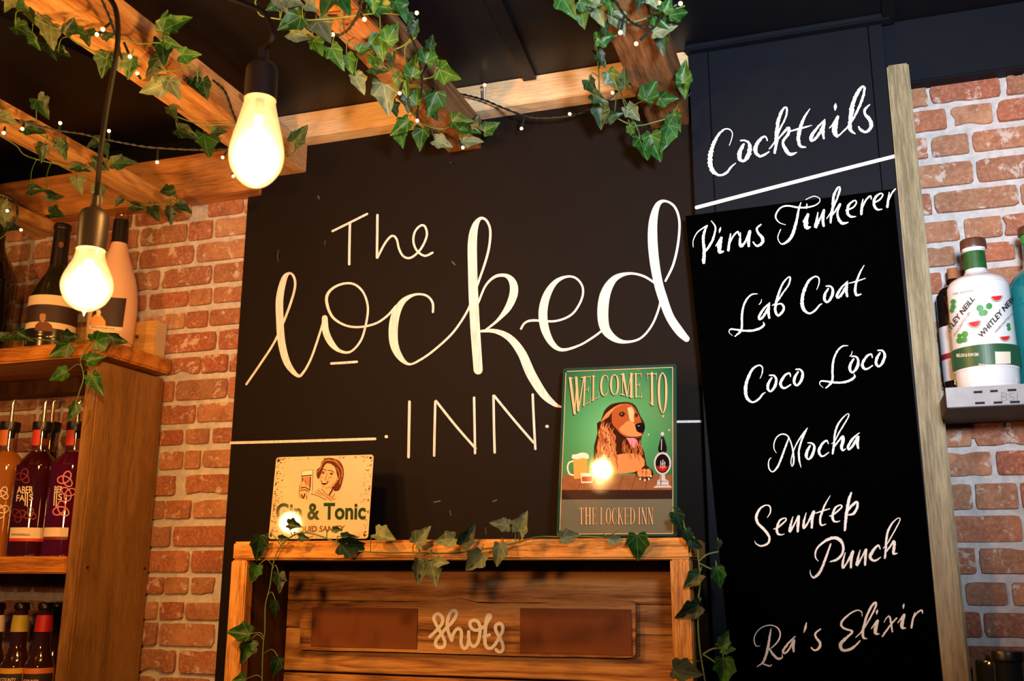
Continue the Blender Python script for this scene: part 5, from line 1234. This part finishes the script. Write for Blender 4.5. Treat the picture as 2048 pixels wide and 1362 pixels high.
# ================================================================== PENDANT LAMPS
M_AMBRING = plain('brass_bulb_ring', (190, 150, 90), 0.3, metal=0.8)
def pendant(label, c, zc, bulb, sock, cord, fil, power, zref):
    ctr = PD(c[0], c[1], zc); ax = Vector((ctr.x, ctr.y, ctr.z))
    tp = prof_px(ax, sock)
    t = empty('pendant_lamp', (ax.x, ax.y, tp[0][0]), label, 'lamp', 'bare bulb pendant lamps')
    b = obj('bulb', lathe_bm((ax.x, ax.y), densify(prof_px(ax, bulb), 6), 40, closed=False), M_BULB, t, True)
    obj('socket', lathe_bm((ax.x, ax.y), densify(tp, 4), 36), M_SOCKET, t, 'auto')
    f = prof_px(ax, fil); bm = bmesh.new()
    zb, zt2 = f[0][0], f[1][0]; rr = f[0][1]
    for k in range(8):
        a = k*math.tau/8
        tube_into(bm, [Vector((ax.x+rr*math.cos(a), ax.y+rr*math.sin(a), zb)), Vector((ax.x+rr*.5*math.cos(a+.4), ax.y+rr*.5*math.sin(a+.4), zt2))], 0.0011, 6)
    fo = obj('filament', bm, M_FIL, b); fo['kind'] = 'stuff'
    stem = bmesh.new(); tube_into(stem, [Vector((ax.x, ax.y, zt2-0.004)), Vector((ax.x, ax.y, tp[0][0]))], [0.003, 0.006], 12)
    obj('glass_stem', stem, thin_glass('stem_glass', (250, 226, 190)), b)
    top = tp[-1][0]; P = [Vector((ax.x, ax.y, top-0.004))]+[PD(px, py, z) for px, py, z in cord]
    bm = bmesh.new(); tube_into(bm, smooth3(P, 8), 0.0032, 10); obj('cord', bm, M_CABLE, t, True)
    lamp('pendant_light', 'POINT', (ax.x, ax.y, (zb+zt2)/2), power, (1.0, 0.50, 0.15), 0.02)
    return t
pendant('pear-shaped lit filament bulb hanging in front of the chalkboard, top left', (513, 308), 1.17,
    [(376, 2), (373, 12), (366, 26), (352, 40), (332, 51), (308, 54.5), (285, 51), (258, 44), (232, 37), (212, 32), (200, 30)],
    [(200, 32), (200, 32), (170, 32), (142, 31), (132, 27), (126, 20), (122, 12), (98, 9), (94, 7)],
    [(546, 72, 1.18), (538, 40, 1.19), (520, 20, 1.20), (480, 4, 1.21), (430, -14, 1.22)], [(338, 10), (232, 6)], PEND_POWER, 0)
pendant('round lit filament bulb hanging before the wine bottles at left', (173.5, 576), 1.19,
    [(632, 0.5), (626, 3), (622, 7), (618, 20), (606, 36), (590, 46), (573, 50), (556, 47), (538, 39), (522, 31), (508, 27.5), (498, 27)],
    [(500, 28), (500, 28), (470, 29), (440, 29), (426, 26), (420, 19), (416, 10), (392, 8), (388, 6)],
    [(202, 300, 1.19), (213, 220, 1.19), (229, 130, 1.18), (236, 70, 1.18), (230, 15, 1.18), (205, -20, 1.18)], [(600, 12), (520, 6)], PEND_POWER*1.15, 0)

# ================================================================== IVY AND FAIRY LIGHTS
def leaf_mesh(seed):
    rng = random.Random(seed)
    base = [(0, 0), (-.10, .15), (-.13, .31), (-.02, .39), (.12, .38), (.23, .47), (.35, .48), (.44, .38), (.55, .28), (.74, .19), (.88, .10), (1.0, 0)]
    k1, k2 = rng.uniform(.66, .98), rng.uniform(.66, .98)
    up = [(x+rng.uniform(-.03, .03)*(0 < i < 11), y*k1*rng.uniform(.92, 1.08)) for i, (x, y) in enumerate(base)]
    dn = [(x+rng.uniform(-.03, .03)*(0 < i < 11), -y*k2*rng.uniform(.92, 1.08)) for i, (x, y) in enumerate(base)][1:-1][::-1]
    fold = rng.uniform(.3, 1.0); curl = rng.uniform(-.35, .45); tw = rng.uniform(-.3, .3)
    def z(x, y): return fold*abs(y)*.8-curl*x*x*.5+tw*x*y-.10*(1 if abs(y) > .3 else 0)*abs(y)
    bm = bmesh.new(); mids = [(0.0, 0), (.2, 0), (.45, 0), (.7, 0), (1.0, 0)]
    M_ = [bm.verts.new((x, 0, z(x, 0))) for x, y in mids]
    near = lambda x: min(range(1, 4), key=lambda i: abs(mids[i][0]-x))
    for sgn, pts in ((1, up[1:-1]), (-1, dn[::-1])):
        V_ = [bm.verts.new((x, y, z(x, y))) for x, y in pts]
        I_ = [bm.verts.new((max(.05, x*.6+.08), y*.52, z(max(.05, x*.6+.08), y*.52)-.015)) for x, y in pts]
        prev, pi, pm = M_[0], M_[0], M_[0]
        seq = list(zip(V_, I_))
        for v, i_ in seq:
            tri = [(prev, v, i_) if prev is not v else None, (prev, i_, pi) if pi is not prev else None]
            m = M_[near(i_.co.x)]
            for f in tri+[(pi, i_, m), (pi, m, pm)]:
                if f and len(set(f)) == 3:
                    f = f if sgn < 0 else f[::-1]
                    try: bm.faces.new(f)
                    except ValueError: pass
            prev, pi, pm = v, i_, m
        for f in ((prev, M_[4], pi), (pi, M_[4], pm)):
            if len(set(f)) == 3:
                f = f if sgn < 0 else f[::-1]
                try: bm.faces.new(f)
                except ValueError: pass
    me = bpy.data.meshes.new('leaf'); 
    for f in bm.faces: f.smooth = True
    bm.to_mesh(me); bm.free(); return me
LEAVES = {k: [] for k in 'gdp'}
for k in 'gdp':
    for i in range(5):
        me = leaf_mesh(i*7+ord(k)); me.materials.append(LEAF[k]); LEAVES[k].append(me)
def nearest(p, lst): return min(range(len(lst)), key=lambda i: (lst[i][0]-p[0])**2+(lst[i][1]-p[1])**2)
def garland(label, stems, leaves, place, zms, kinds='ggd', seed=1, scl=1.0, group='ivy garlands', rstem=0.0011):
    """stems: lists of px points; leaves: (x,y,len,angle[,kind]) ; place(px,py)->3D"""
    rng = random.Random(seed); S3 = []; allp = []
    for st in stems:
        pts = [place(*p) for p in st]; pts = smooth3(pts, 6); S3.append(pts)
        for q in pts:
            d = q-CAM; zc = d.dot(_fw); allp.append((1024+F*d.dot(_R)/zc, 681-F*d.dot(_U)/zc, q))
    c = sum((q[2] for q in allp), Vector())/len(allp)
    t = empty('ivy_garland', c, label, 'plant', group)
    bm = bmesh.new()
    for pts in S3: tube_into(bm, pts, rstem, 6)
    for lf in leaves:
        x, y, L, ang = lf[:4]; kind = lf[4] if len(lf) > 4 else rng.choice(kinds)
        L *= 0.90*scl; a = math.radians(ang); dx, dy = math.cos(a), math.sin(a)
        i = nearest((x, y), allp); q0 = allp[i][2]
        pl_ = place(x, y); dep = depth(pl_)
        fwd = -rng.uniform(0.004, 0.016)
        bqx, bqy = x-dx*L*.42, y-dy*L*.42
        b = PD(bqx, bqy, dep+fwd); lenm = L/F*dep
        tip = PD(bqx+dx*L, bqy+dy*L, dep+fwd+rng.uniform(-.45, .25)*lenm)
        xa = (tip-b).normalized(); view = (CAM-b).normalized()
        n = view+_R*rng.uniform(-.5, .5)+_U*rng.uniform(-.3, .6); n = (n-xa*n.dot(xa)).normalized(); ya = n.cross(xa)
        me = rng.choice(LEAVES[kind]); o = bpy.data.objects.new('leaf', me); COL.objects.link(o); o.parent = t
        sc = (tip-b).length; 
        o.matrix_local = Matrix(((xa.x*sc, ya.x*sc, n.x*sc, b.x-c.x), (xa.y*sc, ya.y*sc, n.y*sc, b.y-c.y), (xa.z*sc, ya.z*sc, n.z*sc, b.z-c.z), (0, 0, 0, 1)))
        j = nearest((bqx-dx*6, bqy-dy*6), allp); q0 = allp[j][2]
        if (q0-b).length < 0.16:
            mid = (q0+b)/2+Vector((0, 0, 0.006))-xa*0.004
            tube_into(bm, smooth3([q0, mid, b+xa*sc*0.04], 3), rstem*0.65, 5)
    obj('stem', bm, M_STEM, t, True)
    return t
def Zs(zm, L): return [zm(*p) for p in L]
def Ls(zm, s, L): return [(*zm(a[0], a[1]), a[2]/s, *a[3:]) for a in L]
def on_joist(zb, ymin=-0.06, off=0.012, ymax=-2.2):
    def f(px, py):
        q = PZ(px, py, zb-off)
        if q.y > ymin or depth(q) < 0: q = PY(px, py, ymin)
        if q.y < ymax: q = PY(px, py, ymax)
        return q
    return f
zj = zoomer(0, 0, 3.405); zk = zoomer(400, 0, 3.405); zm3 = zoomer(900, 0, 3.405); z5 = zoomer(0, 350, 3.322)
garland('ivy garland trailing along the broad joist at the upper left', [Zs(zj, [(-60, -40), (60, 20), (150, 70), (250, 130), (400, 200), (560, 235), (760, 255), (850, 270), (960, 297), (1060, 290), (1150, 300)]), Zs(zj, [(430, 210), (520, 290), (640, 350), (720, 400)]), Zs(zj, [(1060, 560), (1080, 490), (1200, 480), (1290, 440), (1340, 480), (1345, 560)]), Zs(zj, [(1170, 780), (1340, 840), (1500, 850), (1640, 840)])],
    Ls(zj, 3.405, [(60, 30, 120, 120, 'p'), (150, 50, 120, 30), (205, 105, 110, 60, 'd'), (160, 215, 180, 30), (240, 290, 120, 60), (300, 185, 180, 70, 'p'), (350, 250, 190, 80, 'p'), (345, 340, 140, 60, 'd'), (430, 370, 110, 20), (470, 175, 140, -60, 'd'), (520, 205, 140, 20), (590, 265, 120, 70), (640, 240, 90, 0), (735, 235, 90, 0, 'd'),
        (715, 440, 190, 110, 'g'), (810, 430, 120, 90, 'p'), (885, 460, 170, 100, 'g'), (1050, 445, 190, 130, 'd'), (1110, 350, 170, 80, 'd'), (1120, 150, 170, -75, 'g'), (1215, 155, 180, -25, 'g'), (1170, 300, 140, 20, 'g'), (1290, 372, 160, 0, 'g'), (1050, 595, 210, 160, 'p'), (1185, 600, 180, 60, 'p'), (1345, 600, 170, 60, 'd'), (1395, 600, 150, 75, 'd'),
        (1180, 770, 110, 60, 'd'), (1270, 905, 180, 20, 'd'), (1400, 990, 200, 80, 'g'), (1490, 900, 130, 0, 'd')]), on_joist(J1B), None, seed=3)
garland('ivy sprig on the joist end beside the pear-shaped bulb', [Zs(zk, [(575, 1055), (640, 1035), (650, 980), (665, 930)])], Ls(zk, 3.405, [(680, 915, 170, -50, 'd'), (655, 930, 90, 110, 'd')]), on_joist(J1B), None, seed=4)
garland('ivy garland on the lower joist at far left', [Zs(zj, [(-40, 900), (60, 960), (120, 1000), (160, 1050), (250, 1085), (400, 1120), (540, 1150), (640, 1120), (760, 1100)]), Zs(zj, [(250, 900), (340, 960), (400, 1000)]), Zs(z5, [(640, 150), (700, 160), (850, 190), (940, 200), (1090, 190), (1150, 160), (1190, 200)])],
    Ls(zj, 3.405, [(40, 815, 170, 20, 'p'), (230, 880, 160, 10, 'd'), (290, 735, 180, 60, 'd'), (293, 1040, 140, 100, 'd'), (430, 1015, 160, 80, 'd'), (640, 980, 130, 160, 'd'), (710, 1010, 120, 60, 'd'), (550, 1150, 140, 10, 'd'), (690, 1120, 140, 30, 'd'), (840, 1110, 190, 0, 'd'), (540, 1265, 150, 70, 'p'), (685, 1315, 150, 80, 'p'), (250, 1290, 120, 0, 'd'), (365, 1330, 130, 10, 'd'), (1140, 1302, 120, 170, 'd')])+
    Ls(z5, 3.322, [(790, 180, 80, 130, 'd'), (915, 212, 110, 10, 'd'), (1030, 252, 110, 60, 'd'), (1135, 265, 140, 90, 'd'), (1225, 220, 130, 40, 'd'), (375, 270, 120, 10, 'd')]), on_joist(J0B, -0.05), None, 'd', seed=5)
garland('ivy cluster with bright variegated leaves at the left photo edge', [Zs(z5, [(-40, 130), (30, 140), (110, 190), (115, 290), (40, 390), (-10, 430)])], Ls(z5, 3.322, [(30, 280, 180, 80, 'p'), (20, 200, 110, -60, 'p'), (90, 352, 110, 5, 'd')]), on_joist(J0B, -0.16), None, seed=6)
garland('dense ivy garland covering the rough joist at top centre', [Zs(zk, [(375, 10), (400, 90), (450, 115), (600, 135), (760, 135), (940, 120), (1100, 100), (1250, 90), (1400, 110), (1480, 180), (1400, 300), (1300, 345)]), Zs(zk, [(1000, -30), (960, 120), (960, 250), (1060, 310), (1180, 380), (1300, 480), (1420, 560), (1510, 600), (1540, 680)]), Zs(zk, [(1450, 780), (1530, 850), (1650, 880), (1720, 860), (1820, 900), (1890, 880)]), Zs(zk, [(1480, 190), (1470, 250), (1400, 320), (1400, 440)]), Zs(zk, [(1510, 540), (1590, 520), (1610, 460), (1640, 480)])],
    Ls(zk, 3.405, [(560, 20, 170, 60, 'p'), (640, 10, 150, 20, 'p'), (500, 40, 120, 150, 'g'), (620, 150, 210, 150, 'g'), (690, 240, 210, 15, 'p'), (840, 215, 220, 60, 'p'), (800, 325, 150, 60, 'g'), (880, 20, 220, 120, 'g'), (980, 30, 170, 60, 'g'), (760, 60, 130, 30, 'p'), (930, 390, 200, 60, 'g'), (1015, 435, 160, 70, 'g'), (1080, 570, 160, 60, 'p'), (1130, 335, 150, -20, 'g'), (1190, 415, 110, 60, 'g'), (1220, 470, 150, 10, 'd'),
        (1235, 300, 240, 85, 'g'), (1305, 225, 180, -60, 'g'), (1310, 415, 110, 90, 'd'), (1240, 50, 220, 10, 'g'), (1360, 70, 180, 60, 'g'), (1180, 20, 150, 90, 'g'), (1420, 130, 110, 90, 'd'), (1395, 555, 220, 85, 'g'), (1460, 455, 180, -80, 'g'), (1560, 360, 180, -70, 'g'), (1575, 290, 110, -80, 'd'), (1465, 190, 120, -70, 'd'), (1700, 500, 200, 20, 'g'), (1265, 660, 260, 80, 'p'), (1310, 745, 130, 60, 'd'), (1420, 690, 170, 90, 'd'), (1475, 655, 150, -90, 'g'), (1580, 700, 210, 110, 'g'), (1590, 780, 120, 60, 'd'),
        (1365, 865, 180, 140, 'g'), (1370, 945, 130, 80, 'g'), (1510, 945, 170, 100, 'g'), (1650, 975, 150, 20, 'p'), (1780, 825, 160, 0, 'g'), (1870, 820, 110, -50, 'd'), (1830, 890, 170, 5, 'g'), (1845, 962, 170, 0, 'p'), (1980, 870, 140, -30, 'g')]), on_joist(J2B, -0.07), None, seed=8)
garland('ivy garland hanging round the end of the joist beside the black panel', [Zs(zm3, [(880, 0), (950, 60), (1100, 90), (1200, 150), (1320, 130), (1400, 90), (1500, 70), (1600, 40)]), Zs(zm3, [(1000, 300), (1010, 450), (1015, 560), (1020, 640), (1060, 750), (1130, 800), (1260, 855), (1400, 830), (1500, 790), (1560, 700), (1600, 600)]), Zs(zm3, [(1160, 620), (1200, 740), (1260, 840), (1300, 940), (1330, 940)]), Zs(zm3, [(1135, 630), (1120, 780)])],
    Ls(zm3, 3.405, [(800, 40, 200, 60, 'g'), (930, 30, 150, 20, 'g'), (900, 110, 180, 80, 'g'), (1015, 100, 170, 70, 'p'), (1140, 155, 200, 60, 'p'), (1010, 20, 150, 0, 'p'), (1060, 255, 160, -10, 'g'), (1060, 190, 130, 90, 'd'), (1020, 400, 150, 60, 'd'), (1430, 140, 170, 40, 'g'), (1455, 200, 190, -15, 'p'), (1550, 95, 150, -10, 'g'), (1480, 30, 140, -60, 'g'), (1390, 10, 130, 60, 'p'), (1455, 300, 160, 95, 'd'), (1090, 30, 150, 80, 'g'), (1290, 20, 120, 100, 'd'),
        (1110, 545, 170, 60, 'g'), (1190, 535, 160, -90, 'd'), (970, 590, 140, 60, 'd'), (1015, 665, 130, 30, 'd'), (1030, 780, 200, 90, 'd'), (1110, 785, 140, -10, 'd'), (1245, 765, 150, 50, 'p'), (1365, 625, 180, -60, 'g'), (1480, 672, 150, 0, 'g'), (1595, 495, 180, -85, 'g'), (1600, 580, 180, 90, 'g'), (1545, 830, 140, 70, 'g'), (1470, 930, 210, 105, 'g'), (1395, 1000, 220, 70, 'g'), (1310, 1010, 200, 75, 'g'), (1240, 890, 100, 70, 'g')]), on_joist(J3B, -0.085), None, seed=9)
z6 = zoomer(420, 1040, 4.096); zc7 = zoomer(900, 1000, 3.657)
front_y = CF-0.006
def on_cab(px, py): return PY(px, py, front_y)
garland('ivy garland draped along the cabinet top and down its left upright', [Zs(z6, [(425, 1400), (435, 1050), (450, 900), (455, 700), (490, 550), (520, 350), (570, 230), (660, 140), (760, 105), (870, 120), (1000, 170), (1130, 220), (1170, 250), (1400, 265), (1620, 265), (1900, 270), (1966, 268)])+Zs(zc7, [(60, 380), (120, 372), (300, 350), (480, 310), (640, 270), (800, 270), (1000, 268), (1150, 278)])],
    Ls(z6, 4.096, [(400, 215, 240, 100, 'd'), (370, 435, 170, 110, 'g'), (565, 510, 190, 90, 'd'), (540, 720, 150, 90, 'd'), (245, 925, 220, -170, 'g'), (290, 1075, 220, 110, 'g'), (545, 1200, 190, 110, 'd'), (240, 1310, 130, 180, 'g'), (690, 45, 130, 10, 'd'), (770, 150, 110, 10, 'd'), (600, 150, 100, 0, 'd'), (1045, 80, 90, 0, 'd'), (1140, 145, 150, 0, 'd'), (1170, 205, 270, 5, 'd'), (1430, 140, 200, 20, 'p'), (1740, 130, 210, -50, 'p'), (1930, 165, 190, 170, 'p'), (1700, 410, 220, 95, 'p'), (1830, 425, 230, 75, 'p'), (1900, 350, 120, 0, 'p')])+
    Ls(zc7, 3.657, [(130, 260, 200, -60, 'd'), (180, 440, 200, 130, 'p'), (355, 395, 190, 100, 'p'), (370, 180, 160, -170, 'p'), (535, 165, 180, -70, 'p'), (870, 272, 160, -10, 'p'), (1210, 285, 130, 0, 'p'), (1370, 335, 220, 88, 'g')]), on_cab, None, seed=12)
garland('ivy garland hanging down the right side of the cabinet onto the black panel', [Zs(zc7, [(1650, 120), (1740, 230), (1800, 300), (1820, 450), (1830, 600), (1815, 750), (1815, 900), (1830, 1100), (1870, 1340), (1880, 1400)]), Zs(zc7, [(1820, 450), (1880, 400), (1965, 378)]), Zs(zc7, [(1820, 460), (1900, 500), (1950, 510)]), Zs(zc7, [(1850, 1130), (1920, 1090), (1990, 1085)]), Zs(zc7, [(1850, 1130), (1900, 1160), (1960, 1200)])],
    Ls(zc7, 3.657, [(1670, 145, 180, 60, 'd'), (1740, 270, 140, 70, 'd'), (1795, 320, 130, 30, 'd'), (1775, 590, 180, 140, 'd'), (1745, 815, 230, 150, 'd'), (1715, 1255, 230, 10, 'p'), (1965, 560, 180, 80, 'g'), (1965, 320, 70, 80, 'd'), (2010, 1020, 140, -70, 'g'), (2000, 1240, 220, 90, 'g'), (2030, 1090, 120, 0, 'g')]), on_cab, None, 'gd', seed=13)
z4 = zoomer(0, 660, 4.54)
def on_shelf(px, py): return PY(px, py, TFY-0.008)
garland('ivy sprig trailing over the front of the bottle shelf top', [Zs(z4, [(-60, 60), (0, 75), (200, 65), (400, 90), (600, 110), (820, 92), (765, 200), (730, 280), (755, 380), (755, 460), (722, 560), (692, 670)]), Zs(z4, [(820, 92), (920, 90)])],
    Ls(z4, 4.54, [(70, 75, 190, 10, 'd'), (220, 55, 170, 30, 'd'), (550, 170, 240, 150, 'g'), (650, 60, 150, 0, 'd'), (955, 78, 250, -15, 'g'), (1075, 85, 170, 20, 'd'), (865, 265, 200, -15, 'g'), (540, 410, 210, 155, 'g'), (875, 490, 220, 60, 'g'), (655, 745, 190, 115, 'g')]), on_shelf, None, 'gd', seed=14)

def lights(label, cables, leds, place):
    pts_all = []
    for cb_ in cables: pts_all += [place(*p) for p in cb_]
    c = sum(pts_all, Vector())/len(pts_all); t = empty('fairy_lights', c, label, 'lights', 'strings of fairy lights')
    bm = bmesh.new()
    for cb_ in cables:
        P = smooth3([place(*p) for p in cb_], 10); r = 0.0012
        for ph in (0, math.pi):                                  # two wires twisted together
            Q = []
            for i, p_ in enumerate(P):
                a = i*0.9+ph; Q.append(p_+_R*math.cos(a)*r*.8+_U*math.sin(a)*r*.8)
            tube_into(bm, Q, r, 5)
    obj('wire', bm, M_WIRE, t, True)
    for (bx, by, lx, ly) in leds:
        b = place(bx, by); l = PD(lx, ly, depth(b)-0.004); ax_ = (l-b); L = ax_.length
        if L < 0.004: ax_ = Vector((0, 0, -0.01)); b = l-ax_
        m = l-ax_*0.22
        bm = bmesh.new(); tube_into(bm, [b, m], [0.0016, 0.0021], 8); h = obj('bulb_holder', bm, M_WIRE, t, 'auto')
        bm = bmesh.new(); bmesh.ops.create_icosphere(bm, subdivisions=2, radius=0.0027, matrix=Matrix.Translation(l)); obj('bulb', bm, M_LED, h, True)
    return t
def near_(f, d=-0.014):
    def g(px, py):
        q = f(px, py); return CAM+(q-CAM)*(1+d)
    return g
jz = lambda z, *L: [(*z(a, b), *z(c_, d_)) for a, b, c_, d_ in L]
lights('fairy light wire sagging across the gap between the two left joists', [Zs(zj, [(-40, 800), (130, 822), (280, 860), (410, 890), (560, 912), (700, 945), (850, 975), (1000, 1000), (1200, 1015), (1400, 1020), (1555, 1015)])],
    jz(zj, (402, 890, 410, 838), (742, 945, 742, 892), (1076, 1008, 1070, 1105), (35, 865, 25, 905), (165, 835, 152, 878), (1590, 1160, 1588, 1200)), on_joist(J0B, -0.07))
lights('fairy lights wound round the broad joist at upper left', [Zs(zj, [(690, -10), (750, 130), (790, 250), (830, 400)]), Zs(zj, [(1450, 545), (1530, 620), (1580, 750), (1612, 850), (1590, 960), (1545, 1030)])],
    jz(zj, (760, 150, 700, 200), (845, 290, 885, 385), (700, 215, 660, 235), (960, 540, 935, 500), (1560, 1010, 1516, 1072)), near_(on_joist(J1B)))
lights('fairy lights at the left photo edge among the variegated ivy', [Zs(z5, [(30, 130), (90, 160), (115, 230), (100, 300), (40, 370), (-20, 420)])], jz(z5, (100, 215, 48, 238), (90, 335, 140, 365)), near_(on_joist(J0B, -0.16)))
lights('fairy lights on the ivy-covered joist at top centre', [Zs(zk, [(1115, -20), (1080, 90), (1020, 190), (950, 242)]), Zs(zk, [(1412, 200), (1470, 330), (1500, 450), (1512, 560), (1500, 660), (1480, 760)])],
    jz(zk, (1085, 90, 1120, 132), (1415, 205, 1476, 88), (1515, 500, 1560, 415), (1380, 560, 1360, 635), (1480, 770, 1480, 822), (1760, 960, 1790, 1005), (950, 240, 905, 235)), near_(on_joist(J2B, -0.07)))
lights('fairy light wire looping along the pale wall beam to the black panel', [Zs(zm3, [(10, 625), (120, 650), (230, 680), (350, 730), (510, 790), (640, 805), (820, 790), (960, 745), (1080, 680), (1160, 600), (1220, 568), (1290, 640), (1370, 695), (1470, 720), (1580, 690), (1640, 630)])],
    jz(zm3, (234, 672, 236, 578), (510, 795, 487, 875), (875, 778, 815, 776), (1160, 602, 1107, 632), (1560, 700, 1548, 766), (1570, 690, 1550, 726)), lambda px, py: PY(px, py, -0.062))
lights('fairy lights bunched on the joist at top right of centre', [Zs(zm3, [(1110, -20), (1185, 100), (1250, 160), (1330, 180), (1370, 110), (1420, 40)]), Zs(zm3, [(1330, 180), (1400, 170), (1460, 60), (1520, 40)])],
    jz(zm3, (1185, 110, 1160, 222), (1400, 175, 1268, 298), (1400, 60, 1425, 20), (1455, 72, 1570, 24)), near_(on_joist(J3B, -0.085)))
# stray screw in the chalkboard under the joist end
for q, r in (((904, 328), 0.0022), ((467, 352), 0.002)):
    p0 = PY(*q, CB_Y if q[0] > 600 else YB); bm = bmesh.new(); tube_into(bm, [p0, p0+Vector((0, -0.006, 0))], r, 10)
    tag(obj('screw', bm, M_SCREW), 'small steel screw standing out of the chalkboard below the central joist end' if q[0] > 600 else 'small steel screw in the wall beam left of the pear-shaped bulb', 'screw')
